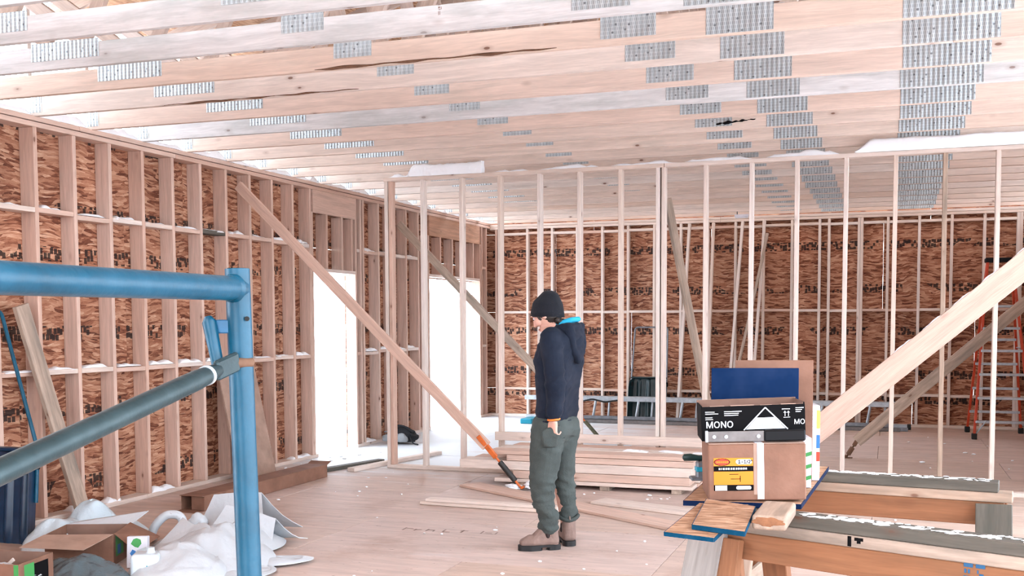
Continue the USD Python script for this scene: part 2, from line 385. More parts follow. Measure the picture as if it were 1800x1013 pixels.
# floor sheets: tan plywood, trampled, with snow dust blown in on the left beyond the partition
mat('floor_sheet', {
    'ge': ('geometry', {}), 'oi': ('object_info', {}), 'tc': ('texture_coordinate', {}),
    'rw': ('white_noise_texture', {'dimensions': '1D'}), 'ofs': ('vector_math', {'math_type': 'scale', 'scale': 31.0}), 'add': ('vector_math', {'math_type': 'add'}),
    'mp': ('mapping', {'scale': (1.0, 6.0, 1.0)}), 'gr': ('noise_texture', {'scale': 2.4, 'detail': 7.0, 'roughness': .62, 'distortion': .5}),
    'tone': ('rgb_ramp', {'ramp': [(0, (.56, .41, .33)), (.5, (.60, .47, .42)), (1, (.58, .43, .36))]}),
    'gr2': ('map_range', {'from_min': .3, 'from_max': .7, 'to_min': .80, 'to_max': 1.10, 'clamp': True}), 'm1': ('mix_color', {'blend_type': 'multiply', 'fac': 1.0}),
    # scuffs and dark specks
    'dn': ('noise_texture', {'scale': 1.3, 'detail': 6.0, 'roughness': .7}), 'dr': ('map_range', {'from_min': .52, 'from_max': .70, 'to_min': 0.0, 'to_max': .75, 'clamp': True}),
    'm2': ('mix_color', {'b': (.42, .29, .23)}),
    'sm': ('mapping', {'scale': (5, 14, 1)}), 'sn': ('noise_texture', {'scale': 2.2, 'detail': 4.0, 'roughness': .7}), 'sr': ('map_range', {'from_min': .635, 'from_max': .70, 'to_min': 0.0, 'to_max': .8, 'clamp': True}),
    'm3': ('mix_color', {'b': (.16, .11, .09)}),
    # snow dust: x < -2.6, y > 9.6, drawn out along x
    'sp': ('separate_xyz', {}), 'fx': ('map_range', {'from_min': -2.2, 'from_max': -4.6, 'to_min': 0.0, 'to_max': 1.0, 'clamp': True}),
    'fy': ('map_range', {'from_min': 8.9, 'from_max': 10.6, 'to_min': 0.0, 'to_max': 1.0, 'clamp': True}), 'fxy': ('math', {'math_type': 'multiply'}),
    'nm': ('mapping', {'scale': (.55, 3.2, 1)}), 'nn': ('noise_texture', {'scale': 1.5, 'detail': 6.0, 'roughness': .68}), 'ns': ('math', {'math_type': 'multiply_add', 'value2': .62}),
    'nr': ('map_range', {'from_min': .62, 'from_max': 1.02, 'to_min': 0.0, 'to_max': .9, 'clamp': True}), 'm4': ('mix_color', {'b': (.66, .71, .75)}),
    'fl': ('noise_texture', {'scale': 5.5, 'detail': 3.0, 'roughness': .7}), 'flr': ('map_range', {'from_min': .745, 'from_max': .77, 'to_min': 0.0, 'to_max': .9, 'clamp': True}), 'm5': ('mix_color', {'b': (.85, .85, .86)}),
    'p': ('principled_bsdf', {'roughness': .62, 'specular_ior_level': .3}), 'b': ('bump', {'strength': .18, 'distance': .004})},
    [('oi.random', 'rw.w'), ('rw.color', 'ofs.vector1'), ('tc.object', 'add.vector1'), ('ofs.vector', 'add.vector2'), ('add.vector', 'mp.vector'), ('mp.vector', 'gr.vector'),
     ('oi.random', 'tone.fac'), ('gr.fac', 'gr2.value'), ('tone.color', 'm1.a'), ('gr2.result', 'm1.b'),
     ('ge.position', 'dn.vector'), ('dn.fac', 'dr.value'), ('m1.result', 'm2.a'), ('dr.result', 'm2.fac'),
     ('ge.position', 'sm.vector'), ('sm.vector', 'sn.vector'), ('sn.fac', 'sr.value'), ('m2.result', 'm3.a'), ('sr.result', 'm3.fac'),
     ('ge.position', 'sp.vector'), ('sp.x', 'fx.value'), ('sp.y', 'fy.value'), ('fx.result', 'fxy.value1'), ('fy.result', 'fxy.value2'),
     ('ge.position', 'nm.vector'), ('nm.vector', 'nn.vector'), ('fxy.value', 'ns.value1'), ('nn.fac', 'ns.value3'), ('ns.value', 'nr.value'), ('m3.result', 'm4.a'), ('nr.result', 'm4.fac'),
     ('ge.position', 'fl.vector'), ('fl.fac', 'flr.value'), ('m4.result', 'm5.a'), ('flr.result', 'm5.fac'), ('m5.result', 'p.base_color'), ('gr.fac', 'b.height'), ('b.normal', 'p.normal')])

# pressed steel nail plate: rows of punched teeth across it (plate's own x-y plane)
def plate_mat(name, col, dark):
    mat(name, {
        'tc': ('texture_coordinate', {}), 'mp': ('mapping', {'scale': (1, 1, 1)}),
        'bt': ('brick_texture', {'color1': dark, 'color2': tuple(c*.8 for c in dark), 'mortar': col, 'scale': 1.0, 'brick_width': .0105, 'row_height': .021, 'mortar_size': .0032, 'offset': .5}),
        'sp': ('separate_xyz', {}), 'sw': ('math', {'math_type': 'multiply', 'value2': 210.0}), 'sn': ('math', {'math_type': 'sine'}), 'sr': ('map_range', {'from_min': -1.0, 'from_max': 1.0, 'to_min': .84, 'to_max': 1.06}),
        'm': ('mix_color', {'blend_type': 'multiply', 'fac': 1.0}),
        'nz': ('noise_texture', {'scale': 9.0, 'detail': 3.0}), 'nr': ('map_range', {'from_min': .3, 'from_max': .7, 'to_min': .86, 'to_max': 1.1}), 'm2': ('mix_color', {'blend_type': 'multiply', 'fac': 1.0}),
        'dm': ('mapping', {'scale': (1, 1, 0)}), 'dv': ('voronoi_texture', {'scale': 13.0, 'dimensions': '2D'}), 'dr': ('map_range', {'from_min': .06, 'from_max': .10, 'to_min': .9, 'to_max': 0.0, 'clamp': True}), 'm5': ('mix_color', {'b': (.12, .13, .14)}),
        'p': ('principled_bsdf', {'metallic': .35, 'roughness': .42}), 'b': ('bump', {'strength': .6, 'distance': .003})},
        [('tc.object', 'bt.vector'), ('tc.object', 'sp.vector'), ('sp.x', 'sw.value1'), ('sw.value', 'sn.value1'), ('sn.value', 'sr.value'),
         ('bt.color', 'm.a'), ('sr.result', 'm.b'), ('tc.object', 'nz.vector'), ('nz.fac', 'nr.value'), ('m.result', 'm2.a'), ('nr.result', 'm2.b'), ('tc.object', 'dm.vector'), ('dm.vector', 'dv.vector'), ('dv.distance', 'dr.value'), ('m2.result', 'm5.a'), ('dr.result', 'm5.fac'), ('m5.result', 'p.base_color'),
         ('sn.value', 'b.height'), ('b.normal', 'p.normal')])
plate_mat('nail_plate', (.46, .50, .52), (.33, .37, .39))

mat('snow', {'tc': ('texture_coordinate', {}), 'nz': ('noise_texture', {'scale': 18.0, 'detail': 4.0}), 'b': ('bump', {'strength': .35, 'distance': .02}),
             'p': ('principled_bsdf', {'base_color': (.90, .92, .95), 'roughness': .7, 'specular_ior_level': .2, 'subsurface_weight': 0.0})},
    [('tc.object', 'nz.vector'), ('nz.fac', 'b.height'), ('b.normal', 'p.normal')])
plain('snow_ground', (.88, .90, .92), .8, bump=.3, bscale=.8)
plain('cardboard', (.215, .105, .068), .8, vary=6.0, bump=.08, bscale=90)
plain('cardboard_inside', (.20, .115, .085), .85, vary=5.0)
plain('cardboard_pale', (.36, .235, .18), .85, vary=5.0)
plain('scaffold_blue', (.0002, .062, .112), .36, vary=11.0, bump=.12, bscale=45, spec=.4)
plain('scaffold_blue_light', (.006, .09, .19), .4, vary=14.0, bump=.1, spec=.5)
plain('tube_grey', (.026, .050, .056), .42, metal=.3, vary=16.0, bump=.1)
plain('steel', (.17, .155, .15), .45, metal=.3, vary=20.0)
plain('aluminium', (.40, .43, .46), .42, metal=.5, vary=18.0)
plain('tube_dark', (.20, .21, .23), .4, metal=.6, vary=14)
plain('black_plastic', (.005, .005, .006), .6, spec=.2)
plain('black_rubber', (.010, .010, .010), .7)
plain('ladder_orange', (.50, .050, .012), .5, vary=7)
plain('brace_orange', (.58, .12, .02), .45, vary=16)
plain('brace_black', (.018, .017, .016), .5, vary=20)
plain('brace_olive', (.10, .095, .055), .5, vary=20)
plain('rust', (.14, .07, .04), .8, vary=25)
plain('scoop_blue', (.003, .026, .066), .32, vary=8, spec=.6)
plain('scoop_teal', (.003, .020, .024), .3, vary=8, spec=.6)
plain('board_blue', (.0015, .016, .062), .8, spec=.12, vary=6)
plain('edge_blue', (.0015, .050, .105), .8, vary=20, spec=.12)
plain('edge_navy', (.0012, .010, .042), .8, vary=20, spec=.12)
plain('print_black', (.0035, .0032, .0038), .8, spec=.12)
plain('print_white', (.55, .57, .60), .6)
plain('print_grey', (.42, .45, .47), .6)
plain('print_orange', (.70, .22, .012), .55)
plain('print_red', (.62, .05, .02), .55)
plain('print_green', (.05, .28, .07), .55)
plain('print_yellow', (.68, .58, .10), .55)
plain('print_blue', (.03, .16, .42), .55)
plain('ink_blue', (.02, .10, .22), .7)
plain('ink_grey', (.30, .22, .19), .8)
plain('carton_white', (.60, .60, .66), .6, vary=4)
plain('white_bag', (.50, .53, .56), .42, bump=.5, bscale=22, spec=.5)
plain('white_wrap', (.50, .60, .66), .25, bump=.55, bscale=40, spec=.6)
plain('jug_white', (.56, .64, .69), .3, spec=.6)
plain('teal_plastic', (.01, .24, .34), .4)
plain('tool_green', (.008, .03, .028), .4)
plain('fabric_black', (.012, .013, .016), .85, bump=.4, bscale=120)
plain('fabric_grey', (.22, .23, .24), .8, bump=.4, bscale=120)
plain('hoodie_navy', (.0016, .0062, .019), .9, vary=5, bump=.2, bscale=170, sheen_weight=.02)
plain('hoodie_lining', (.015, .33, .52), .8)
plain('beanie_knit', (.0045, .0055, .010), .95, bump=.5, bscale=230, sheen_weight=.03)
plain('trouser_olive', (.052, .064, .060), .85, vary=7, bump=.3, bscale=150)
plain('skin', (.66, .36, .28), .5, subsurface_weight=.12, subsurface_scale=.02)
plain('lips', (.50, .19, .16), .45)
plain('hair', (.022, .015, .012), .6)
plain('boot_suede', (.22, .145, .12), .85, vary=14, bump=.2)
plain('boot_elastic', (.020, .010, .009), .8)
plain('boot_sole', (.012, .012, .013), .5)
plain('wristband_orange', (.80, .20, .03), .5)
mat('clear_plastic', {'p': ('principled_bsdf', {'base_color': (.12, .17, .19), 'roughness': .10, 'specular_ior_level': .8}), 't': ('transparent_bsdf', {'color': (.86, .9, .92)}),
                      'tc': ('texture_coordinate', {}), 'nz': ('noise_texture', {'scale': 22.0, 'detail': 4.0}), 'b': ('bump', {'strength': .7, 'distance': .02}),
                      'mx': ('mix_closure', {'fac': .5})},
    [('tc.object', 'nz.vector'), ('nz.fac', 'b.height'), ('b.normal', 'p.normal'), ('t.BSDF', 'mx.closure1'), ('p.BSDF', 'mx.closure2')], surface='mx.closure')

# ---------------------------------------------------------------- the setting
XL, YB, YP, HP = -6.067, 16.065, 9.986, 2.997        # inner faces of the left and back frames, front face of the partition, underside of the top plate
XR = 2.05

ground = solo('ground', (lambda P: sheet(P, 41, 41, .3))(np.array([[(-150+310*i/40), (-140+310*j/40), -.62+.10*float(meshkit.noise(np.array([i*.7, j*.7, 0.]), 3))] for i in range(41) for j in range(41)])), 'snow_ground',
              None, None, kind='structure', smooth=True)

floor = thing('floor', kind='structure')
pw, pl = 1.22, 2.44
j = 0; y = -3.54
while y < 16.2:
    x = -6.21-(1.22 if j % 2 else 0)
    while x < 2.3:
        x0, x1, y0, y1 = max(x, -6.21), min(x+pl, 2.28), y, min(y+pw, 16.21)
        if x1-x0 > .05:
            part(floor, 'floor_sheet', xf(cbox(x1-x0-.004, y1-y0-.004, .019, .0015), trs((-(x1-x0-.004)/2, 0, 0))), 'floor_sheet',
                 M=trs(((x0+x1)/2, (y0+y1)/2, -.0095-.0008*((j*7+int(x*3)) % 2))))
        x += pl
    y += pw; j += 1
sbox(floor, 'rim_joist', (-6.21, -6.17), (-3.54, 16.21), (-.30, -.020), 'pine_stud')
sbox(floor, 'rim_joist', (2.24, 2.28), (-3.54, 16.21), (-.30, -.020), 'pine_stud')
sbox(floor, 'rim_joist', (-6.21, 2.28), (-3.54, -3.50), (-.30, -.020), 'pine_stud')
for k in range(20): sbox(floor, 'floor_joist', (-6.165, 2.235), (-2.6+k*.96, -2.562+k*.96), (-.30, -.020), 'pine_stud')

def osb_panel(parent, o, ux, uy, L, W):
    """a sheet centred on o, long side along ux"""
    return part(parent, 'strand_board', xf(cbox(L-.003, W-.003, .011, .001), trs((-(L-.003)/2, 0, 0))), 'osb_wall', M=frame(o, ux, uy))

# -- left wall: 2x6 studs at .4064, blocking at the sheet joints, two doorways
wl = thing('wall_left', kind='structure')
SY = lambda k: 6.41+.4064*k            # near corner of stud k
DOORS = [(10.55, 11.50), (13.68, 15.66)]
jm = lambda a: RNG.uniform(-a, a)
XB = XL-.14
def lstud(y, z0=.038, z1=HP, t=.038, m='pine_stud'):
    sbox(wl, 'stud', (XB, XL+jm(.002)), (y, y+t), (z0, z1), m)
studs = [SY(k) for k in range(-24, 10)]+[10.428-.0]+[SY(13), SY(14), SY(15), SY(16), 13.30, 15.70, 15.90]
for y in studs: lstud(y)
lstud(10.47, .038, 2.0+.75)                                     # trimmers
lstud(11.50); lstud(11.62)
lstud(13.64, .038, 2.72); lstud(15.62, .038, 2.72)
# plates (two boards with a dark gap between them, in lengths)
for i, (y0, y1) in enumerate(((-3.54, .9), (.9, 4.6), (4.6, 8.10), (8.10, 12.3), (12.3, 16.2))):
    sbox(wl, 'top_plate', (XB, XL+.004), (y0+.002, y1-.002), (HP, HP+.038), 'pine_stud')
for i, (y0, y1) in enumerate(((-3.54, 2.3), (2.3, 6.9), (6.9, 10.9), (10.9, 16.2))):
    sbox(wl, 'top_plate', (XB, XL+.002), (y0+.002, y1-.002), (HP+.045, HP+.083), 'pine_stud')
for y0, y1 in ((-3.54, .6), (.6, 4.2), (4.2, 7.6), (7.6, 10.55), (11.50, 13.68), (15.62, 16.2)):
    sbox(wl, 'bottom_plate', (XB, XL+.006), (y0, y1-.002), (0, .038), 'pine_pale')
# blocking
ys = sorted(studs+[11.50, 11.62])
for zc in (1.143, 2.3705):
    for a, b in zip(ys, ys[1:]):
        g0, g1 = a+.038, b
        if g1-g0 < .05 or any(g0 < d1 and g1 > d0+.05 for d0, d1 in DOORS): continue
        dz = jm(.012)
        sbox(wl, 'blocking', (XB, XL-.004+jm(.004)), (g0, g1), (zc-.019+dz, zc+.019+dz), RNG.choice(['pine_pale', 'pine_stud', 'pine_stud', 'pine_pale']) if not (zc > 2 and abs(g0-8.46) < .2) else 'pine_weathered')
# headers, cripples and sill over the doorways
sbox(wl, 'header', (XL-.045, XL+.001), (10.51, 11.50), (2.745, HP), 'pine_stud')
for y in (10.80, 11.16, 11.40): sbox(wl, 'cripple_stud', (XB, XL), (y, y+.038), (2.13, 2.745), 'pine_stud')
sbox(wl, 'door_head', (XB, XL), (10.508, 11.498), (2.092, 2.13), 'pine_pale')
sbox(wl, 'header', (XL-.045, XL+.001), (13.68, 15.62), (2.72, HP), 'pine_header')
for y in (14.06, 14.50, 14.95, 15.33): sbox(wl, 'cripple_stud', (XB, XL), (y, y+.038), (2.185, 2.72), 'pine_stud')
sbox(wl, 'door_head', (XB, XL), (13.68, 15.62), (2.147, 2.185), 'pine_pale')
# sheathing outside the studs
XO = XB-.006
for zlo, zhi in ((-.078, 1.143), (1.143, 2.3705), (2.3705, 3.08)):
    off = 0 if zlo < 1 else (1.22 if zlo < 2 else .4)
    y = -3.42-off
    while y < 16.2:
        segs = [(max(y, -3.54), min(y+2.44, 16.2))]
        for d0, d1 in DOORS+[(-1.9, 1.6)]:  # besides the doorways, an unseen gap near the camera admits light from the left
            if zlo > 2.3 and d0 > 0: continue
            nxt = []
            for a, b in segs:
                if a < d0: nxt.append((a, min(b, d0)))
                if b > d1: nxt.append((max(a, d1), b))
            segs = nxt
        for a, b in segs:
            if b-a > .04: osb_panel(wl, ((XO), (a+b)/2, (zlo+zhi)/2), (0, 1, 0), (0, 0, 1), b-a, zhi-zlo)
        y += 2.44
for d0, d1 in DOORS: osb_panel(wl, (XO, (d0+d1)/2, 2.25), (0, 1, 0), (0, 0, 1), d1-d0, .235)

# -- back wall: 2x4 studs with ribbons let in at the sheet joints
wb = thing('wall_back', kind='structure')
bx = [-6.0+.02, -5.93, -5.455]+[-5.045+.4064*k for k in range(0, 10)]+[-1.0, -.87, -.46, -.42, -.07, .345, .767, 1.185, 1.605, 1.643, 2.01, 2.048]
for x in bx: sbox(wb, 'stud', (x, x+.038), (YB, YB+.089), (.038, HP-.02), 'pine_pale' if x > -5.9 else 'pine_stud')
for x0, x1 in ((XB, -2.4), (-2.4, 2.19)):
    sbox(wb, 'bottom_plate', (x0, x1-.002), (YB-.004, YB+.089), (0, .038), 'pine_pale')
    sbox(wb, 'top_plate', (x0+(.14 if x0 < -3 else 0), x1-.002), (YB-.004, YB+.089), (HP-.02, HP+.018), 'pine_pale')
    sbox(wb, 'top_plate', (x0+(.14 if x0 < -3 else 0), x1-.002), (YB, YB+.089), (HP+.022, HP+.060), 'pine_pale')
xs = sorted(bx)
for zc in (.446, 1.662, 2.905):
    for a, b in zip(xs, xs[1:]):
        if b-a-.038 < .06: continue
        dz = jm(.008)
        sbox(wb, 'blocking', (a+.038, b), (YB+.002, YB+.087), (zc-.019+dz, zc+.019+dz), RNG.choice(['pine_pale', 'pine_pale', 'pine_stud']))
YO = YB+.089+.006
for zlo, zhi, off in ((-.3, .446, .8), (.446, 1.662, 0), (1.662, 2.905, 1.22), (2.905, 3.10, .6)):
    x = -6.21-off
    while x < 2.25:
        a, b = max(x, -6.21), min(x+2.44, 2.25)
        if b-a > .04: osb_panel(wb, ((a+b)/2, YO, (zlo+zhi)/2), (1, 0, 0), (0, 0, 1), b-a, zhi-zlo)
        x += 2.44

# -- right wall: out of view; front studs left open to admit light, rear sheathed against it
wr = thing('wall_right', kind='structure')
for k in range(32): sbox(wr, 'stud', (XR, XR+.14), (-3.36+.61*k, -3.322+.61*k), (.038, HP), 'pine_stud')
sbox(wr, 'bottom_plate', (XR, XR+.14), (-3.54, 16.06), (0, .038), 'pine_stud')
sbox(wr, 'top_plate', (XR, XR+.14), (-3.54, 16.06), (HP, HP+.038), 'pine_stud')
sbox(wr, 'top_plate', (XR, XR+.14), (-3.54, 16.06), (HP+.042, HP+.080), 'pine_stud')

for zlo, zhi, off in ((-.3, 1.14, 0), (1.14, 2.37, 1.22), (2.37, 3.08, .6)):
    y = 9.4-off
    while y < 16.2:
        a, b = max(y, 9.4), min(y+2.44, 16.2)
        if b-a > .04: osb_panel(wr, (XR+.146, (a+b)/2, (zlo+zhi)/2), (0, 1, 0), (0, 0, 1), b-a, zhi-zlo)
        y += 2.44
# -- unseen wall behind the camera, placed to hold back frontal light; wide opening
wf = thing('wall_front', kind='structure')
for k in range(21):
    x = -6.05+.4064*k
    sbox(wf, 'stud', (x, x+.038), (-3.54, -3.40), (.038, HP), 'pine_stud')
sbox(wf, 'bottom_plate', (XB+.14, XR), (-3.54, -3.40), (0, .038), 'pine_stud'); sbox(wf, 'top_plate', (XB+.14, XR), (-3.54, -3.40), (HP, HP+.038), 'pine_stud')
for zlo, zhi in ((-.3, 1.14), (1.14, 2.37), (2.37, 3.08)):
    for x0, x1 in ((-6.2, -3.76), (-3.76, -2.6), (.4, 2.19)): osb_panel(wf, ((x0+x1)/2, -3.546, (zlo+zhi)/2), (1, 0, 0), (0, 0, 1), x1-x0, zhi-zlo)

# -- partition of 2x4 studs across the room
wp = thing('wall_partition', kind='structure')
ps = [-4.925, -4.521, -4.101, -3.689, -3.278, -2.871, -2.466, -2.095, -2.050, -1.655, -1.235, -.83, -.41, 0.0, .41, .825, 1.23, 1.64, 2.0]
for i, x in enumerate(ps):
    stick(wp, 'stud', (x+.019, YP+.0445, .036), (x+.019+jm(.006), YP+.0445, 2.962), .038, .089, (1, 0, 0), 'pine_pale' if i != 14 else 'pine_dirty', bow=jm(.004))
stick(wp, 'stud', (-4.866, YP+.0445, .036), (-4.866, YP+.0445, 2.962), .038, .089, (1, 0, 0), 'pine_stud')
for x0, x1 in ((-4.93, -2.25), (-2.25, 1.2), (1.2, 2.048)): sbox(wp, 'bottom_plate', (x0, x1-.002), (YP, YP+.089), (0, .038), 'pine_pale')
for x0, x1 in ((-4.94, -2.02), (-2.02, 2.048)): sbox(wp, 'top_plate', (x0, x1-.004), (YP-.003, YP+.089), (2.962, 3.0), 'pine_pale')

# -- roof: sheets on the top chords, open eaves; runs on unseen behind the camera to shade the foreground
HEEL, RIDGE_X, RIDGE_Z = 4.12, -1.97, 5.45
roof = thing('roof', kind='structure')
sl = (RIDGE_Z-HEEL)/(RIDGE_X+6.2)
for side in (-1, 1):
    d = np.array([-side*1.0, 0, sl]); d /= np.linalg.norm(d)
    e0 = np.array([-6.50, 0, HEEL-.30*sl]) if side < 0 else np.array([2.56, 0, HEEL-.30*sl])
    Ls = np.linalg.norm(np.array([RIDGE_X, 0, RIDGE_Z])-e0)
    nrow = 4
    for r_ in range(nrow):
        y = -3.6-(1.22 if r_ % 2 else 0)
        while y < 16.5:
            a, b = max(y, -3.6), min(y+2.44, 16.5)
            if b-a > .1:
                o = e0+d*(Ls*(r_+.5)/nrow)+np.array([0, (a+b)/2, .115])
                part(roof, 'roof_sheet', xf(cbox(b-a-.012, Ls/nrow-.012, .012, .001), trs((-(b-a-.012)/2, 0, 0))), 'osb_roof', M=frame(o, (0, 1, 0), d))
            y += 2.44

# ---------------------------------------------------------------- roof trusses
PLATES = [(-4.98, -4.47, .058, .165), (-3.22, -2.955, .068, .20), (-1.545, -1.232, .035, .16), (-.968, -.607, -.035+.075-.045+.012, .30), (.040, .545, .003, .138)]
def truss(n, y, tag):
    m = 'pine_chord_grey' if n <= -2 else ('pine_chord' if n != 2 else 'pine_chord_grey')  # greyer wood tones on the front trusses and one further back
    tilt = max(0, 4-n)*.0042
    t = thing('roof_truss', f'pine roof truss with nail plates, {tag}', 'roof truss', (-1.97, y+.019, 3.075), group=None)
    z0 = 3.075
    T = np.eye(4)
    def zz(x, h): return z0+h-tilt*(x+6.2)/6.2
    def member(name, x0, h0, x1, h1, w, mm):
        A, B = np.array([x0, y+.019, zz(x0, h0)]), np.array([x1, y+.019, zz(x1, h1)])
        dd = B-A; wd = np.cross(dd/np.linalg.norm(dd), [0, 1, 0])
        return stick(t, name, A, B, w, .038, wd, mm)
    spl = .30
    cl = member('bottom_chord', -6.2, .07, spl-.002, .07, .14, m)
    cr = member('bottom_chord', spl+.002, .07, 2.24, .07, .14, m)
    htop = HEEL-z0; rt = RIDGE_Z-z0
    ov = .30
    member('top_chord', -6.2-ov, htop-.02-ov*sl, RIDGE_X-.002, rt-.02, .14, 'spruce_web')
    member('top_chord', 2.26+ov, htop-.02-ov*sl, RIDGE_X+.002, rt-.02, .14, 'spruce_web')
    topz = lambda x: rt-.02-abs(x-RIDGE_X)*sl-.085
    member('end_web', -6.155, .142, -6.155, topz(-6.155)+.0, .089, m)
    member('end_web', 2.195, .142, 2.195, topz(2.195), .089, 'spruce_web')
    for xa, xb in ((-4.85, -6.05), (-4.60, -3.75), (-3.15, -3.55), (-3.0, -2.15), (-1.38, -1.85), (-.90, -1.70), (-.68, .20), (.15, .35), (.45, 2.05)):
        member('web', xa, .150, xb, topz(xb), .089, 'spruce_web')
    for i, (a, b, h0, h1) in enumerate(PLATES):
        host = cl if b < spl else cr
        a2, b2 = a+jm(.008), b+jm(.008)
        if i == 4: host = cl
        dz = jm(.008) if i < 3 else 0
        A, B = np.array([a2, y-.0012, zz(a2, (h0+h1)/2+dz)]), np.array([b2, y-.0012, zz(b2, (h0+h1)/2+dz)])
        pl_ = cbox(b2-a2, h1-h0, .0026, .0006)
        part(host, 'nail_plate', pl_, 'nail_plate', M=frame(A, B-A, (0, 0, 1)), label='galvanised nail plate')
    part(cl, 'nail_plate', cbox(.12, .17, .0026, .0006), 'nail_plate', M=frame((-6.115, y-.0012, 3.075+.11), (1, 0, 0), (0, 0, 1)), label='galvanised nail plate')
    return t, cl, cr
ORD = ['first', 'second', 'third', 'fourth', 'fifth', 'sixth', 'seventh', 'eighth', 'ninth', 'tenth', 'eleventh', 'twelfth', 'thirteenth', 'fourteenth', 'fifteenth', 'sixteenth', 'seventeenth', 'eighteenth', 'nineteenth', 'twentieth']
TY = {16: 16.085, -4: 4.12, -3: 4.70, -2: 5.27, -1: 5.85}
for i, n in enumerate(range(-4, 17)):
    y = TY.get(n, 6.425+.6096*n)
    t_, cl_, cr_ = truss(n, y, (['just above the top edge of the picture', 'foremost of those in view, greyish', 'second from the front in view, greyish'][i] if i < 3 else
                 (f'{ORD[i-1]} from the front of those in view' if i < 10 else (f'{ORD[20-i]} from the back wall' if i < 20 else 'resting on the back wall'))))

    def bark(x0, x1, z0, z1, seed, r=.006):
        xs_ = np.linspace(x0, x1, 40); return tube([(x, y-.001+.002*math.sin(i*1.7+seed), z0+(z1-z0)*i/39+.002*math.sin(i*.9+seed)) for i, x in enumerate(xs_)], [.0015+r*float(meshkit.noise(np.array([i*.31, seed, 0.]), seed))*math.sin(math.pi*i/39)**.4 for i in range(40)], 8)
    if n == -1:
        part(cl_, 'wane', bark(-3.35, -1.8, 3.072, 3.070, 3, .014), 'rust', smooth=50, label='strip of bark along the lower edge')
        part(cr_ if cr_ else cl_, 'ink_stamp', join(*[box(.165+a, .165+a+w, y-.0008, y-.0003, 3.155+c, 3.155+c+h, .0001) for a, w, c, h in ((0, .004, 0, .022), (.008, .004, 0, .022), (.002, .012, .028, .004), (0, .012, .036, .010), (.016, .004, .030, .016), (0, .014, .052, .008), (.005, .006, .062, .006))]), 'ink_grey', label='small ink grade stamp')
    if n == -2:
        part(cl_, 'ink_stamp', join(*[box(-2.275+a, -2.275+a+w, y-.0008, y-.0003, 3.145+c, 3.145+c+h, .0001) for a, w, c, h in ((0, .004, 0, .020), (.008, .004, 0, .020), (.002, .012, .026, .004), (0, .012, .034, .010), (.016, .004, .028, .014), (0, .014, .050, .008))]), 'ink_grey', label='small ink grade stamp')
    if n == 0:
        part(cl_, 'wane', bark(-4.9, -3.35, 3.073, 3.073, 6, .010), 'rust', smooth=50, label='strip of bark along the lower edge')
    if n == 4:
        part(cl_, 'split', bark(-1.37, -1.05, 3.128, 3.150, 9, .016), 'print_black', smooth=50, label='dark split knot')

# ---------------------------------------------------------------- snow
NS = 0
def snow(name, meshes, label):
    return solo(name, join(*meshes), 'snow', label, 'snow', kind='stuff', smooth=55)
ms = []
for zc in (1.143, 2.3705):
    for i, (a, b) in enumerate(zip(ys, ys[1:])):
        g0, g1 = a+.038, b
        if g1-g0 < .2 or any(g0 < d1 and g1 > d0+.05 for d0, d1 in DOORS): continue
        NS += 1
        ms.append(snow_strip((XL-.06+jm(.02), g0+.02, zc+.017), (XL-.06+jm(.02), g1-.02, zc+.017), .11, .030+jm(.012), NS, 12, (1, 0, 0)))
for y0, y1 in ((6.7, 6.85), (7.1, 7.3), (7.66, 8.0), (9.3, 9.5), (10.0, 10.4), (11.66, 12.0), (12.3, 12.9)):
    NS += 1; ms.append(snow_strip((XL-.05, y0, .036), (XL-.05, y1, .036), .12, .035, NS, 10, (1, 0, 0)))
part(wl, 'snow', join(*ms), 'snow', smooth=55, kind='stuff', label='thin ridges of snow lying on the blocking')
ms = []
for n in range(-1, 14):
    y = TY.get(n, 6.425+.6096*n); NS += 1
    ms.append(snow_strip((XL-.05+jm(.03), y+.05, HP+.081), (XL-.05+jm(.03), y+.60, HP+.081), .13, .075+jm(.03), NS, 14, (1, 0, 0)))
part(wl, 'snow', join(*ms), 'snow', smooth=55, kind='stuff', label='drifted snow on the top plate')
def long_slab(x0, x1, h, seed, n=60, ramp=16):
    vs, f = [], []; m = 9
    for i in range(n):
        s = i/(n-1); x = x0+(x1-x0)*s
        hh = h*min(1, s*ramp*6+.25 if ramp == 4 else s*ramp+.12)*(.93+.14*meshkit.noise(np.array([s*9, seed, 0.]), seed))
        for jx, (a, b) in enumerate(((0, 0), (-.06, .25), (-.08, .55), (0, .85), (.18, 1), (.8, 1), (1, .8), (1.02, .4), (1, 0))):
            vs.append([x+.006*math.sin(9*s*jx), YP-.008+.088*a+.012*(meshkit.noise(np.array([s*22, jx*1.3, 2.]), seed)-.5), 2.999+hh*b+.012*(meshkit.noise(np.array([s*30, jx*2.1, 5.]), seed)-.5)*(b > 0)])
    for i in range(n-1):
        for j in range(m-1):
            a = i*m+j; f += [[a, a+m, a+m+1], [a, a+m+1, a+1]]
    f += [[0, j, j+1] for j in range(1, m-1)]+[[(n-1)*m, (n-1)*m+j+1, (n-1)*m+j] for j in range(1, m-1)]
    return (np.array(vs), np.array(f))
snow('snow_slab', [snow_strip((-4.90, YP+.045, 2.999), (-4.62, YP+.045, 2.999), .085, .045, 91, 12, (0, 1, 0)),
                   long_slab(-4.655, -3.855, .118, 3, 40, 4)],
     'short block of packed snow on the left end of the partition top plate')
snow('snow_slab', [long_slab(-.32, 2.0, .115, 8)], 'long thick bank of snow along the right half of the partition top plate')
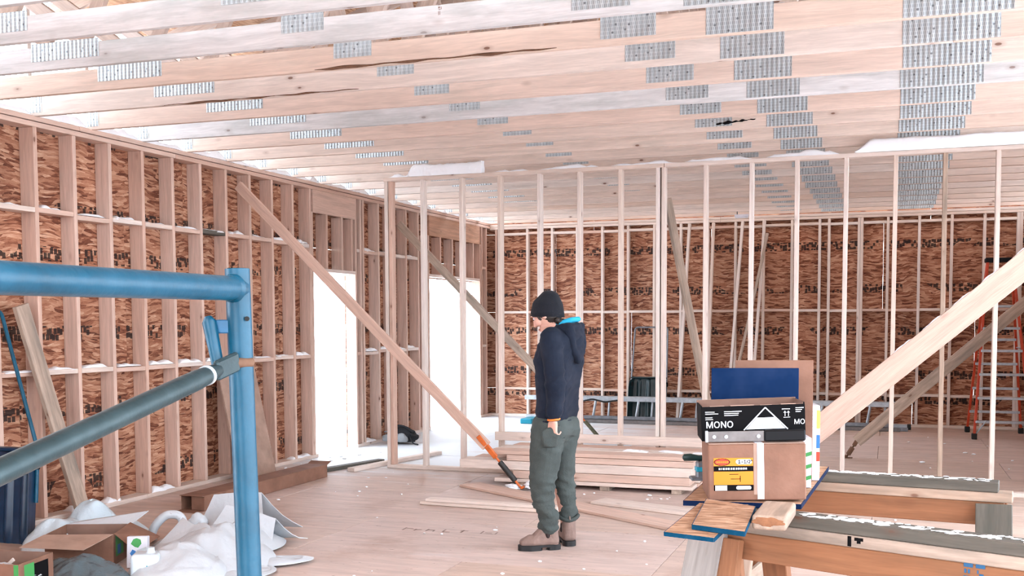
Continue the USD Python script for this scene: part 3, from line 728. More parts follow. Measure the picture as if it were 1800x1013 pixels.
snow('snow_trail', [snow_strip((a, YP+.03, 2.999), (b, YP+.03, 2.999), .07, h, i+40, 16, (0, 1, 0)) for i, (a, b, h) in enumerate(((-3.75, -3.35, .02), (-3.3, -2.65, .03), (-2.55, -1.9, .026), (-1.85, -1.2, .028), (-1.1, -.45, .05)))],
     'broken line of thin snow on the middle of the partition top plate')
ms = []
r2 = random.Random(5)
KEEP = [(-2.5, -1.0, 8.05, 8.85), (-5.6, -5.1, 7.0, 9.5), (-5.6, -3.3, 4.0, 6.95), (-3.8, -1.5, 9.15, 10.1), (-6.0, -5.4, 11.7, 12.4), (-2.5, -1.8, 6.5, 7.1), (-3.8, -1.3, 7.55, 9.2), (-1.2, .6, 3.0, 4.8), (-5.6, -4.8, 9.0, 11.3), (.9, 1.8, 14.6, 15.7)]
for k in range(190):
    x, y = r2.uniform(-5.0, .3), r2.uniform(5.2, 9.8)
    if k < 70: x, y = r2.uniform(-3.2, -1.0), r2.uniform(8.3, 9.14)
    if 140 <= k < 170: x, y = r2.uniform(-6.0, -5.2), r2.uniform(9.2, 12.0)
    if k >= 170: x, y = r2.uniform(.2, 1.9), r2.uniform(11.0, 15.0)
    s = r2.uniform(.007, .020)*(1.5 if k >= 140 else 1)
    if any(a < x < b and c < y < e for a, b, c, e in KEEP) and not (k < 70 and y > 8.86 and x > -2.6): continue
    ms.append(lump((x, y, s*.2), (s*r2.uniform(1, 2.4), s*r2.uniform(1, 2), s*.8), k, 1, .5))
snow('snow_crumb', ms, 'loose crumbs of snow scattered over the plywood floor')

# ---------------------------------------------------------------- braces with turnbuckle feet
def turnbuckle(t, A, B, side, c_body, c_rod, open_body=False):
    """adjustable brace foot from the board's lower end A to the floor B"""
    A, B = np.array(A), np.array(B); d = (B-A)/np.linalg.norm(B-A); L = np.linalg.norm(B-A)
    P = lambda s: A+d*L*s
    part(t, 'strap', xf(cbox(.26*L+.12, .036, .044, .004), np.eye(4)), c_rod, M=frame(A-d*.12, d, side), label='steel strap screwed to the board')
    part(t, 'threaded_rod', tube([P(.20), P(.42)], .0105, 10), c_rod, smooth=40)
    if open_body:
        for s in (-1, 1): part(t, 'sleeve', cbox(.42*L, .014, .034, .003), c_body, M=frame(P(.36)+s*np.array(frame((0, 0, 0), d, side)[:3, 1])*.022, d, side))
        part(t, 'sleeve_end', cbox(.05, .056, .036, .004), c_body, M=frame(P(.34), d, side)); part(t, 'sleeve_end', cbox(.05, .056, .036, .004), c_body, M=frame(P(.74), d, side))
    else:
        part(t, 'sleeve', tube([P(.36), P(.37), P(.79), P(.80)], [.019, .026, .026, .019], 14), c_body, smooth=40)
    part(t, 'threaded_rod', tube([P(.78), P(.955)], .0105, 10), c_rod, smooth=40)
    part(t, 'foot_plate', cbox(.13, .075, .006, .001), 'rust' if c_rod != 'brace_orange' else 'steel', M=frame(B+np.array([-.06, 0, .004]), (1, 0, 0), (0, 1, 0)))
    part(t, 'hinge_pin', tube([B+np.array([0, -.03, .022]), B+np.array([0, .03, .022])], .012, 10), c_rod, smooth=40)

def brace(label, top, low, foot, w, mat_, body, rod, open_body=False, extra=None):
    c = np.array(foot)
    t = thing('diagonal_brace', label, 'brace', (c[0], c[1], 0))
    stick(t, 'board', top, low, w, .038, (0, 0, 1), mat_)
    if extra: extra(t, np.array(top), np.array(low))
    turnbuckle(t, low, foot, (0, 1, 0), body, rod, open_body)
    return t
brace('long pine brace from the left wall to an orange and black turnbuckle near the man', (-6.02, 9.0, 2.86), (-3.44, 9.0, .395), (-3.115, 9.06, .0), .095, 'pine_stud', 'brace_black', 'brace_orange')
brace('half-weathered brace behind the partition, from the wall between the doorways', (-6.03, 12.62, 2.79), (-3.66, 12.62, .44), (-3.275, 12.66, .0), .098, 'pine_dirty', 'brace_olive', 'brace_orange', True)
brace('pale broad pine brace rising to the right edge above the boxes', (1.98, 9.0, 2.83), (-.74, 9.0, .465), (-1.10, 9.02, .0), .195, 'pine_stud', 'brace_black', 'brace_orange')
snow('snow_crust', [snow_strip((.02+k*.21, 9.0, 1.253+k*.1825), (.17+k*.21, 9.0, 1.253+.130+k*.1825), .03, .014, 60+k, 10, (0, 1, 0)) for k in range(5)], 'thin crust of snow along the upper edge of the pale right-hand brace')
brace('brown pine brace ending in a rusty foot beyond the partition, at the right', (2.02, 12.3, 2.33), (-.33, 12.3, .185), (-.44, 12.28, .0), .125, 'pine_dirty', 'rust', 'rust')

# ---------------------------------------------------------------- boards leaning and lying about
def board(name, label, A, B, w, t_, wd, m, cat='board', group=None, b=.003, bow=0):
    A, B = np.array(A, float), np.array(B, float)
    L = np.linalg.norm(B-A)
    o = stick(None, name, A, B, w, t_, wd, m, b, bow=bow)
    setdata(o.prim, label, cat, group)
    return o
board('leaning_plank', 'dirty weathered plank leaning on the left wall beside the blue snow scoop', (-5.90, 6.655, .0), (-6.045, 6.21, 1.66), .135, .038, (0, 1, -.25), 'pine_dirty')
board('leaning_plank', 'two-tone plank leaning left behind the partition with a dark sawn top', (-1.58, 10.76, .0), (-2.03, 10.18, 2.69), .085, .038, (.55, .75, .2), 'pine_dirty', bow=.012)
LEAN = [((-2.965, 15.70, 0), (-2.845, 15.98, 2.96), 'pine_pale', 'straight pale stud leaning on the back wall, leftmost of the loose ones', .085, 0),
        ((-2.53, 15.72, 0), (-2.49, 15.98, 2.96), 'pine_pale', 'loose stud standing almost upright against the back wall just right of a partition stud', .085, 0),
        ((-2.24, 15.70, 0), (-2.065, 15.98, 2.965), 'pine_pale', 'loose pale stud leaning right on the back wall above the blue panel', .085, 0),
        ((-1.90, 15.70, 0), (-1.75, 15.98, 2.98), 'pine_pale', 'rightmost loose stud leaning on the back wall, with a paler twisted one across it', .085, 0),
        ((-2.27, 15.64, 0), (-1.70, 15.90, 2.78), 'pine_dirty', 'twisted grey-streaked stud slanting across the others against the back wall', .06, .03)]
for A, B, m, lab, w, bow in LEAN: board('leaning_stud', lab, A, B, .038, w, (1, 0, 0), m, 'stud', bow=bow or jm(.01))
board('plywood_offcut', 'offcut of pinkish plywood leaning on the left wall studs behind the blue post', (-5.80, 8.93, .0), (-6.045, 8.93, 1.11), .62, .016, (0, 1, 0), 'cardboard_pale', 'plywood panel', b=.001)
board('loose_board', 'grey-topped length of two-by-four on the floor from the long carton to the partition', (-5.47, 9.33, .019), (-5.18, 10.36, .019), .089, .038, (0, 0, 1) if 0 else (1, -.3, 0), 'pine_weathered')
board('loose_board', 'clean length of two-by-four on the floor passing under the end of the partition', (-5.16, 9.62, .019+.0), (-4.87, 11.2, .019), .089, .038, (1, -.2, 0), 'pine_pale')
board('loose_board', 'upper of two thin boards stacked on the floor left of the man', (-3.62, 8.09, .045), (-2.46, 8.05, .045), .10, .024, (0, 1, 0), 'pine_pale')
board('loose_board', 'lower of two thin boards stacked on the floor left of the man', (-3.68, 8.13, .017), (-2.47, 8.07, .017), .14, .030, (0, 1, 0), 'pine_pale')
board('loose_board', 'wide clean board lying askew on the floor and passing behind the man', (-3.66, 9.14, .012), (-1.35, 7.66, .012), .235, .022, (.55, .84, 0), 'pine_stud')
board('loose_board', 'board lying on the floor behind the wide askew one, right of the man', (-2.3, 8.64, .012), (-1.12, 8.24, .012), .235, .022, (.3, .95, 0), 'pine_pale')
# lumber pile
pile_rows = []
r3 = random.Random(3)
for k, x in enumerate((-3.2, -2.4, -1.75)): board('pile_sticker', f'{["left", "middle", "right"][k]} of the short bearers under the lumber pile', (x, 9.24, .019), (x, 9.9, .019), .089, .038, (1, 0, 0), 'pine_dirty', 'bearer')
COLS = ['front', 'middle', 'rear']; ROWS = ['bottom', 'second', 'third', 'fourth', 'top']
HT = [.038, .075, .085, .058, .038]
for c in range(3):
    z = .038
    for rr in range(5):
        h = HT[rr]; y0 = 9.22+c*.235
        xl = [-3.42, -3.28, -3.74, -3.30, -3.55][rr]+r3.uniform(-.06, .06)+.05*c
        board('pile_plank', f'{ROWS[rr]} plank of the {COLS[c]} row in the lumber pile behind the man', (xl, y0+.115+r3.uniform(-.008, .008), z+h/2), (-1.60+r3.uniform(-.03, .04), y0+.115, z+h/2), .222, h-.004, (0, 1, 0), RNG.choice(['pine_stud', 'pine_pale', 'pine_stud']), 'plank', 'planks in the lumber pile' if 0 else None)
        z += h
board('pile_plank', 'long two-by-four on edge at the back of the pile, against the partition', (-3.70, 9.93, .385), (-1.55, 9.93, .385), .085, .038, (0, 0, 1), 'pine_pale', 'plank')
snow('snow_patch', [snow_strip((-2.3+.32*k, 9.55+.06*(k % 2), .331), (-2.06+.32*k, 9.5, .331), .12, .014, 70+k, 8, (0, 1, 0)) for k in range(3)]+[lump((-3.02, 9.10, .03), (.18, .10, .085), 5, 3, .8), lump((-3.20, 9.07, .02), (.14, .07, .05), 6, 3, .8), lump((-2.90, 9.12, .015), (.12, .07, .04), 9, 3, .8)],
     'clods of snow at the turnbuckle foot and on top of the lumber pile')

# ---------------------------------------------------------------- long carton, tool bag, back-wall things
def flap(o, ux, uy, L, W): return frame(o, ux, uy)
t = thing('long_carton', 'long flat brown carton on the floor along the left wall, near end open', 'cardboard box', (-5.32, 8.22, 0), math.radians(.3))
x0, x1, y0, y1, h = -5.43, -5.205, 7.22, 9.22, .125
part(t, 'base', box(x0, x1, y0, y1, .001, .006), 'cardboard'); part(t, 'lid', box(x0, x1, y0-.02, y1, h-.005, h), 'cardboard')
part(t, 'side', box(x0, x0+.005, y0, y1, .006, h-.005), 'cardboard'); part(t, 'side', box(x1-.005, x1, y0, y1, .006, h-.005), 'cardboard')
part(t, 'end_flap', box(x0+.10, x1-.006, y0+.001, y0+.006, .008, h-.006), 'cardboard', label='half-closed end flap')
part(t, 'end_flap', xf(cbox(.23, .10, .004), np.eye(4)), 'cardboard', M=frame((x0-.0, y0-.055, .003), (1, 0, 0), (0, 1, 0)), label='flap lying on the floor')
part(t, 'end_flap', box(x0, x1, y1-.006, y1-.001, .006, h-.006), 'cardboard')
part(t, 'end_flap', cbox(.225, .09, .004), 'cardboard', M=frame((x0, y1+.035, h+.006), (1, 0, 0), (0, .95, .3)), label='far end flap sticking up')

t = thing('tool_bag', 'black tool bag sagging on the floor between the two doorways', 'bag', (-5.74, 12.05, 0))
part(t, 'body', lump((-5.74, 12.05, .09), (.40, .34, .24), 21, 3, .28), 'fabric_black', smooth=60)
part(t, 'pocket', lump((-5.66, 11.88, .075), (.15, .08, .14), 22, 2, .3), 'fabric_grey', smooth=60, label='grey outer pocket')
part(t, 'pocket', lump((-5.87, 11.92, .07), (.15, .10, .12), 23, 2, .3), 'fabric_grey', smooth=60, label='grey outer pocket')
part(t, 'handle', tube(bend([(-5.90, 12.0, .17), (-5.82, 11.96, .235), (-5.66, 11.96, .23), (-5.58, 12.0, .15)], .06), .013, 8), 'fabric_black', smooth=50)
part(t, 'strap', tube(bend([(-5.60, 11.95, .12), (-5.53, 11.92, .02), (-5.45, 11.90, .012)], .05), .009, 6), 'fabric_black', smooth=50)
part(t, 'strap', tube(bend([(-5.93, 11.95, .15), (-5.80, 11.87, .18), (-5.68, 11.86, .12)], .05), .010, 6), 'fabric_grey', smooth=50, label='grey carrying strap')

def snow_scoop(label, cx, cy, rz, W, Hh, mat_, m_handle, hw_top, hz, lean, hx=0.0):
    """sleigh shovel standing on its blade: ribbed curved pan and a U-shaped tubular handle"""
    t = thing('snow_scoop', label, 'snow shovel', (cx, cy, 0), rz)
    nu, nv = 49, 22; P = np.zeros((nu, nv, 3))
    for i in range(nu):
        for j in range(nv):
            s, q = i/(nu-1)*2-1, j/(nv-1)
            rib = .030*max(0, math.cos(s*math.pi*4.0))**1.2*min(1, 8*q+.1)*min(1, 9*(1-q)+.1)*(abs(s) < .93)
            edge = .10*max(0, abs(s)-.86)/.14
            cup = -.10*max(0, q-.72)**2/.28**2
            zc = q*Hh*(1-.06*max(0, abs(s)-.8)/.2*(q > .85))
            P[i, j] = (s*W/2*(1-.05*(q > .9)*(q-.9)*10), -rib-edge-cup*-1*.0+lean*q+.10*max(0, q-.72)**2/.28**2*0-edge*.2, zc)
    part(t, 'scoop_pan', sheet(P, nu, nv, .006), mat_, M=t.T, smooth=35)
    part(t, 'rim', xf(tube(bend([(-W/2*.95, lean-.03, Hh-.005), (W/2*.95, lean-.03, Hh-.005)], .03), .013, 10), np.eye(4)), mat_, M=t.T, smooth=40)
    part(t, 'back_lip', box(-W/2*.9, W/2*.9, lean-.055, lean+.02, Hh-.012, Hh+.012, .006), mat_, M=t.T)
    hl = bend([(-W/2*.93, lean*.55-.03, Hh*.45), (-W/2*.93, lean-.025, Hh), (hx-hw_top/2, lean+lean*(hz-Hh)/Hh, hz), (hx+hw_top/2, lean+lean*(hz-Hh)/Hh, hz), (W/2*.93, lean-.025, Hh), (W/2*.93, lean*.55-.03, Hh*.45)], .055)
    part(t, 'handle', tube(hl, .0135, 12), m_handle, M=t.T, smooth=40, label='U-shaped tube handle')
    for s in (-1, 1): part(t, 'bracket', box(s*W/2*.93-.025, s*W/2*.93+.025, lean*.8-.045, lean*.8-.02, Hh*.8, Hh*.9, .004), 'black_plastic', M=t.T)
    return t
snow_scoop('dark teal ribbed snow scoop standing against the back wall behind the ladder', -3.43, 15.78, 0.0, .58, .66, 'scoop_teal', 'tube_dark', .50, 1.42, .12)
snow_scoop('big blue ribbed snow scoop standing at the left edge against the wall', -5.765, 5.74, 0.05, .53, .655, 'scoop_blue', 'scaffold_blue', .12, 1.62, .06, -.19)

t = thing('extension_ladder', 'aluminium extension ladder laid on edge along the back wall', 'ladder', (-2.5, 15.6, 0))
LY = 15.52
part(t, 'rail', box(-5.30, .16, LY, LY+.035, .315, .385, .004), 'aluminium', label='upper side rail'); part(t, 'rail', box(-5.28, .28, LY-.01, LY+.025, .02, .085, .004), 'aluminium', label='lower side rail')
part(t, 'rail', box(-5.0, .20, LY+.05, LY+.085, .325, .39, .004), 'aluminium'); part(t, 'rail', box(-5.0, .24, LY+.05, LY+.085, .015, .075, .004), 'aluminium')
for k, x in enumerate((-4.88, -4.19, -3.53, -2.87, -2.21, -1.56, -.90, -.263, .06)):
    part(t, 'rung', tube([(x-.02, LY+.015, .08), (x+.02, LY+.015, .325)], .02, 10), 'aluminium', smooth=40)
    if x < -.1: part(t, 'rung', tube([(x+.2, LY+.068, .07), (x+.22, LY+.068, .335)], .017, 8), 'aluminium', smooth=40)
part(t, 'end_cap', box(.24, .29, LY-.014, LY+.03, .015, .09, .004), 'black_rubber')
part(t, 'rope', tube(bend([(-4.40, LY-.01, .30), (-4.22, LY-.02, .345), (-4.02, LY-.01, .30), (-3.85, LY-.015, .33), (-3.74, LY, .335)], .04), .012, 8), 'black_rubber', smooth=40)
for k, (z, yy, m) in enumerate(((.0, LY-.13, 'tube_dark'), (.0, LY-.19, 'steel'), (.055, LY-.15, 'tube_dark'))):
    o = solo('metal_channel', join(box(-5.1+.2*k, .25-.1*k, yy, yy+.05, z+.002, z+.006), box(-5.1+.2*k, .25-.1*k, yy, yy+.004, z+.006, z+.050), box(-5.1+.2*k, .25-.1*k, yy+.046, yy+.05, z+.006, z+.050)), m,
             ['dark metal channel lying nearest the ladder rail at the back wall', 'bright metal channel lying foremost below the ladder at the back wall', 'dark metal channel lying on top of the other two below the ladder'][k], 'metal channel')

t = thing('step_ladder', 'tall orange fibreglass step ladder with aluminium steps standing at right', 'ladder', (1.3, 14.9, 0))
def rail(A, B, m='ladder_orange', w=.062, d=.03, name='rail'): return stick(t, name, A, B, w, d, (0, 1, 0), m)
TL, TR, BL, BR = np.array([1.16, 14.93, 2.27]), np.array([1.445, 14.93, 2.27]), np.array([1.03, 14.70, .05]), np.array([1.70, 14.70, .05])
rail(BL, TL, name='front_rail'); rail(BR, TR, name='front_rail')
RBL, RBR = np.array([1.005, 15.62, .04]), np.array([1.665, 15.62, .04])
rail(RBL, TL+[0, .07, -.02], 'ladder_orange', .045, name='rear_rail'); rail(RBR, TR+[0, .07, -.02], 'ladder_orange', .045, name='rear_rail')
part(t, 'top_cap', box(1.13, 1.475, 14.86, 15.06, 2.25, 2.305, .008), 'black_plastic')
for z in (.235, .535, .835, 1.135, 1.42, 1.70, 1.99):
    s = (z-.05)/2.22; a, b = BL+(TL-BL)*s, BR+(TR-BR)*s
    part(t, 'step', box(a[0], b[0], a[1]-.042, a[1]+.042, z-.028, z+.004, .003), 'aluminium')
for z in (.30, .62, .95, 1.27):
    s = (z-.04)/2.22; a, b = RBL+(TL-RBL)*s, RBR+(TR-RBR)*s
    part(t, 'rear_brace', box(a[0], b[0], a[1]-.02, a[1]+.005, z-.03, z+.004, .002), 'aluminium')
for P in (BL, BR, RBL, RBR): part(t, 'foot', box(P[0]-.032, P[0]+.032, P[1]-.045, P[1]+.035, .0, .075, .006), 'black_rubber')
for s, P in ((1, BL), (-1, BR)): part(t, 'gusset', tube([P+[s*.02, 0, .02], P+[s*.14, -.02, .19]], .010, 6), 'aluminium', smooth=40)
for P, Q in ((BL, RBL), (BR, RBR)):
    a, b = P+(TL if P is BL else TR)*0+((TL if P is BL else TR)-P)*.5, Q+((TL if P is BL else TR)-Q)*.5
    part(t, 'spreader', tube([a, b], .010, 6), 'aluminium', smooth=40)

t = thing('ground_sheet', 'pale plastic sheet crumpled on the floor behind the partition, right of the man', 'sheet', (-3.2, 12.2, 0))
P = np.array([[(-3.55+.62*i/14+.05*math.sin(j), 11.74+.9*j/11+.06*math.sin(i*.9), .012+.055*float(meshkit.noise(np.array([i*.4, j*.5, 3.]), 7))**1.3+(.07 if i > 10 and j < 4 else 0)*(i-10)/4) for j in range(12)] for i in range(15)])
part(t, 'sheet', sheet(P, 15, 12, .004), 'white_bag', smooth=50)
solo('teal_case', box(-5.16, -4.98, 14.9, 15.3, .0, .075, .01), 'teal_plastic', 'small teal plastic case on the floor far behind the man', 'case')
t = thing('strip_light', 'small white metal bar hung under the trusses near the back wall', 'light fitting', (-2.03, 15.6, 3.03))  # white bar on a bracket; gives no light
part(t, 'housing', box(-2.13, -1.93, 15.56, 15.60, 3.0, 3.035, .004), 'carton_white'); part(t, 'cover', box(-2.12, -1.94, 15.565, 15.595, 2.985, 3.0, .003), 'carton_white'); part(t, 'bracket', box(-2.10, -2.085, 15.57, 15.59, 3.035, 3.078, .001), 'steel')

# ---------------------------------------------------------------- scaffold frame at left foreground
t = thing('scaffold_frame', 'chipped blue steel scaffold frame close to the camera at left', 'scaffolding', (-1.08, 1.61, 0))
post = [(-1.045, 1.613, .02), (-1.0815, 1.609, 1.628)]
part(t, 'post', tube([post[0], post[1]], .0215, 28), 'scaffold_blue', smooth=40)
part(t, 'post_bore', tube([(-1.0815, 1.609, 1.6285), (-1.0815, 1.609, 1.6292)], .0175, 24), 'black_rubber')
TUB = [np.array([-1.079, 1.609, 1.5935]), np.array([-1.017, 1.014, 1.590]), np.array([-.965, .15, 1.585])]
part(t, 'top_tube', tube([TUB[0], TUB[1]+(TUB[0]-TUB[1])*0, TUB[2]+np.array([-.0, 0, 0])], .0212, 28), 'scaffold_blue', smooth=40)
part(t, 'weld', tube([(-1.0785, 1.590, 1.5935), (-1.0775, 1.580, 1.5935)], [.0255, .0225], 20), 'scaffold_blue', smooth=60)
part(t, 'post', tube([(-.965, .15, .02), (-.965, .15, 1.62)], .0215, 24), 'scaffold_blue', smooth=40)
part(t, 'middle_tube', tube([(-1.062, 1.611, .75), (-.965, .15, .75)], .0195, 20), 'scaffold_blue', smooth=40)
part(t, 'lock_plate', xf(cbox(.050, .024, .007, .002), np.eye(4)), 'scaffold_blue_light', M=frame((-1.117, 1.586, 1.527), (.95, .30, 0), (0, 0, 1)))
part(t, 'lock_stud', tube([(-1.118, 1.583, 1.527), (-1.102, 1.640, 1.527)], .006, 12), 'scaffold_blue_light', smooth=40)
part(t, 'drop_wedge', tube([(-1.1235, 1.580, 1.545), (-1.121, 1.580, 1.535), (-1.104, 1.578, 1.462)], [.006, .0125, .0105], 14), 'scaffold_blue', smooth=50)
part(t, 'lock_pin', tube([(-1.072, 1.575, 1.464), (-1.058, 1.613, 1.464)], .0085, 12), 'rust', smooth=40)
part(t, 'pin_hole', tube([(-1.0565, 1.5995, 1.5405), (-1.0555, 1.5965, 1.5405)], .0042, 12), 'black_rubber')
DA, DB = np.array([-1.066, 1.566, 1.4635]), np.array([-1.005, .993, 1.357]); dd = (DB-DA)/np.linalg.norm(DB-DA)

D2 = DA+dd*1.25
cb_ = part(t, 'cross_brace', tube([DA+dd*.05, DA+dd*.07, DA+dd*.12, D2], [.010, .0135, .0165, .0165], 22), 'tube_grey', smooth=40, label='grey galvanised cross brace pinned to the post')
part(cb_, 'flattened_end', xf(cbox(.075, .034, .011, .004), trs((-.018, 0, 0))), 'tube_grey', M=frame(DA, dd, (0, 0, 1)), label='flattened end with a hole over the lock pin')
part(cb_, 'paint_band', tube([DA+dd*.085, DA+dd*.092], .0166, 22), 'print_grey', smooth=40, label='pale scrape around the tube')

# ---------------------------------------------------------------- sawhorses
def sawhorse(label, P0, P1, Ht, right_leg):
    P0, P1 = np.array([*P0, 0.]), np.array([*P1, 0.]); e = (P1-P0)/np.linalg.norm(P1-P0); n = np.array([-e[1], e[0], 0]); L = np.linalg.norm(P1-P0)
    c = (P0+P1)/2
    t = thing('sawhorse', label, 'sawhorse', (c[0], c[1], 0), math.atan2(e[1], e[0]))
    Z = lambda z: np.array([0, 0, z])
    A, B = P0+n*.045, P1+n*.045
    stick(t, 'top_board', A+Z(Ht-.019)+e*.02, B+Z(Ht-.019)-e*.04, .092, .038, n, 'pine_weathered', label='weathered board on top')
    stick(t, 'second_board', A+Z(Ht-.0585)-e*.0, B+Z(Ht-.0585)+e*.01, .089, .038, n, 'pine_dirty')
    stick(t, 'rail', A+Z(Ht-.124)+e*.05-n*.022, B+Z(Ht-.124)-e*.02-n*.022, .091, .038, (0, 0, 1), 'pine_brown')
    stick(t, 'rail', A+Z(Ht-.124)+e*.05+n*.022, B+Z(Ht-.124)-e*.02+n*.022, .091, .038, (0, 0, 1), 'pine_brown')
    for s, Q in ((0, A), (1, B)):
        sg = 1 if s == 0 else -1
        for k in (-1, 1):
            top = Q+Z(Ht-.082)+e*sg*(.075 if s == 0 else .055)+n*k*.062
            bot = Q+Z(.0)+e*sg*(.03 if s == 0 else .03)+n*k*.30+Z(.002)
            wide = (k == -1)
            stick(t, 'leg', bot+(top-bot)*.0, top, .13 if wide else .089, .036, e, ('pine_grey_pale' if (not right_leg and s == 0) else ('pine_weathered' if s == 1 else 'pine_dirty')) if wide else 'pine_brown')
        zz = .42
        stick(t, 'spreader', Q+Z(zz)+e*sg*.095-n*.17, Q+Z(zz)+e*sg*.095+n*.17, .089, .02, (0, 0, 1), 'pine_dirty')
    if not right_leg:
        stick(t, 'inner_leg', A+e*.155-n*.26+Z(.002), A+e*.155-n*.062+Z(Ht-.10), .089, .036, e, 'pine_brown'); stick(t, 'inner_leg', A+e*.25+n*.26+Z(.002), A+e*.25+n*.062+Z(Ht-.10), .089, .036, e, 'pine_brown')
        part(t, 'ink_mark', join(*[box(x, x+w, -.0005, .0005, z, z+h, .0002) for x, w, z, h in ((0, .026, .036, .012), (.034, .026, .036, .012), (.002, .006, .018, .012), (.012, .006, .018, .012), (.038, .004, .020, .010), (.044, .012, .014, .006), (0, .018, .002, .008), (.004, .012, -.010, .006), (.040, .010, -.004, .006), (.036, .006, -.018, .006), (.002, .020, -.024, .006), (.044, .008, -.030, .006))]),
             'ink_blue', M=frame(A+e*.905-n*.0420+Z(Ht-.124), e, n), label='faded blue grade stamp')
        part(t, 'paint_mark', join(box(0, .012, -.0005, .0005, -.016, .016, .0002), box(.022, .050, -.0005, .0005, .004, .014, .0002), box(.030, .042, -.0005, .0005, -.004, .004, .0002)), 'print_black', M=frame(A+e*.555-n*.0452+Z(Ht-.0585), e, n), label='black paint blots')
    return t
sawhorse('near sawhorse with a weathered top board, across the lower right corner', (-.635, 3.657), (.62, 3.187), .90, False)
sawhorse('far sawhorse with a grey top board, behind the boxes at right', (-.64, 4.612), (.445, 4.478), .90, True)

# ---------------------------------------------------------------- boards, boxes and tools on the sawhorses
ZS = .902
def quad_board(name, label, pts, z, th, m, edge_m, cat='board', fuzzy=True):
    """a sheet offcut given by its corners; its sawn edges are painted"""
    from shapely.geometry import Polygon
    p = np.array(pts, float); c = p.mean(0)
    t = thing(name, label, cat, (c[0], c[1], z))
    top = trimesh.creation.extrude_polygon(Polygon(p-c), th, engine='earcut')
    part(t, 'panel', top, m, local=True)
    for a, b in zip(p, np.roll(p, -1, 0)):
        A, B = np.array([*a, z+th/2]), np.array([*b, z+th/2]); d = B-A
        nrm = np.array([d[1], -d[0], 0])/np.linalg.norm(d); 
        if ((A+B)/2-np.array([*c, 0]))@nrm < 0: nrm = -nrm
        stick(t, 'painted_edge', A+nrm*.001, B+nrm*.001, th+.0004, .002, (0, 0, 1), edge_m, b=.0004)
    return t
quad_board('strand_board_sheet', 'strand board sheet with navy painted edges bridging the sawhorses under the boxes', [(-.655, 3.595), (-.272, 3.645), (-.235, 4.62), (-.66, 4.60)], ZS, .017, 'osb_scrap', 'edge_navy')
quad_board('strand_board_offcut', 'lower strand board offcut with a blue edge jutting out left of its twin', [(-.616, 3.072), (-.465, 3.03), (-.44, 3.66), (-.60, 3.68)], ZS-.001, .012, 'osb_scrap', 'edge_blue')
quad_board('strand_board_offcut', 'upper strand board offcut with a blue edge jutting out toward the camera', [(-.544, 3.13), (-.384, 3.07), (-.405, 3.505), (-.578, 3.60)], ZS+.0125, .014, 'osb_scrap', 'edge_blue')
t = thing('timber_block', 'worn timber stub with a rounded end on the near sawhorse below the boxes', 'timber block', (-.315, 3.38, ZS))
E0, E1 = np.array([-.333, 3.235, ZS+.024]), np.array([-.322, 3.70, ZS+.024])
bl = m3.Manifold.batch_hull([m3.Manifold.sphere(.010, 12).translate((x, y, z)) for x in (.012, .262) for y in (-.041, .041) for z in (-.013, .013)])
part(t, 'block', bl, 'pine_dirty', M=frame(E0, E1-E0, (1, 0, 0)), smooth=35)
part(t, 'end_grain', xf(lump((0, 0, 0), (.003, .088, .026), 8, 3, .5, False), trs((.0022, 0, -.003))), 'pine_brown', M=frame(E0, E1-E0, (1, 0, 0)), smooth=60, label='dark stained end grain')

BR_ = math.radians(14)
ex, ey = np.array([math.cos(BR_), math.sin(BR_), 0]), np.array([-math.sin(BR_), math.cos(BR_), 0])
def boxframe(o, tilt=0.0): return frame(o, ex, ey) @ trs(ry=-tilt)
Z0 = ZS+.018
# nail carton
NB = np.array([-.572, 3.610, Z0]); NW, ND, NH = .325, .26, .192
t = thing('nail_carton', 'brown carton with an orange nail label and white strap on the sawhorses', 'cardboard box', tuple(NB+ex*NW/2+ey*ND/2), BR_)
F = boxframe(NB, math.radians(1.3))
part(t, 'carton', box(0, NW, 0, ND, 0, NH, .004), 'cardboard', M=F)
part(t, 'top_flap', box(.002, NW-.002, .001, ND/2-.001, NH, NH+.003, .0008), 'cardboard_pale', M=F); part(t, 'top_flap', box(.002, NW-.002, ND/2+.001, ND-.002, NH, NH+.003, .0008), 'cardboard_pale', M=F)
part(t, 'strap', join(box(.163, .186, -.0022, -.0004, .004, NH+.003, .0006), box(.156, .182, -.002, ND, NH+.003, NH+.0045, .0005)), 'carton_white', M=F, label='white plastic strap')
part(t, 'tape', box(.1515, .1628, -.0008, -.0002, .02, NH+.001, .0002), 'cardboard_pale', M=F, label='strip of packing tape')
lb = part(t, 'label', box(.018, .150, -.0012, -.0003, .034, .146, .0003), 'print_orange', M=F, label='orange and black product label')
Fr = lambda x, z, yy=-.0014: F @ trs((x, yy, z))
part(lb, 'band', box(.018, .150, -.0016, -.0012, .100, .118, .0001), 'print_black', M=F, label='black band'); part(lb, 'band', box(.018, .150, -.0016, -.0012, .034, .054, .0001), 'print_black', M=F, label='black band')
def disc(cx, cz, rx, rz, y, n=28):
    a = np.linspace(0, 2*np.pi, n, endpoint=False); v = [[cx, y, cz]]+[[cx+rx*math.cos(q), y, cz+rz*math.sin(q)] for q in a]
    return (np.array(v), np.array([[0, 1+k, 1+(k+1) % n] for k in range(n)]))
def pill(x0, x1, z0, z1, y):
    r = (z1-z0)/2; a = np.concatenate([np.linspace(-np.pi/2, np.pi/2, 9), np.linspace(np.pi/2, 3*np.pi/2, 9)])
    v = [[(x0+x1)/2, y, (z0+z1)/2]]+[[(x1-r if k < 9 else x0+r)+r*math.cos(q), y, (z0+z1)/2+r*math.sin(q)] for k, q in enumerate(a)]
    n = len(a); return (np.array(v), np.array([[0, 1+k, 1+(k+1) % n] for k in range(n)]))
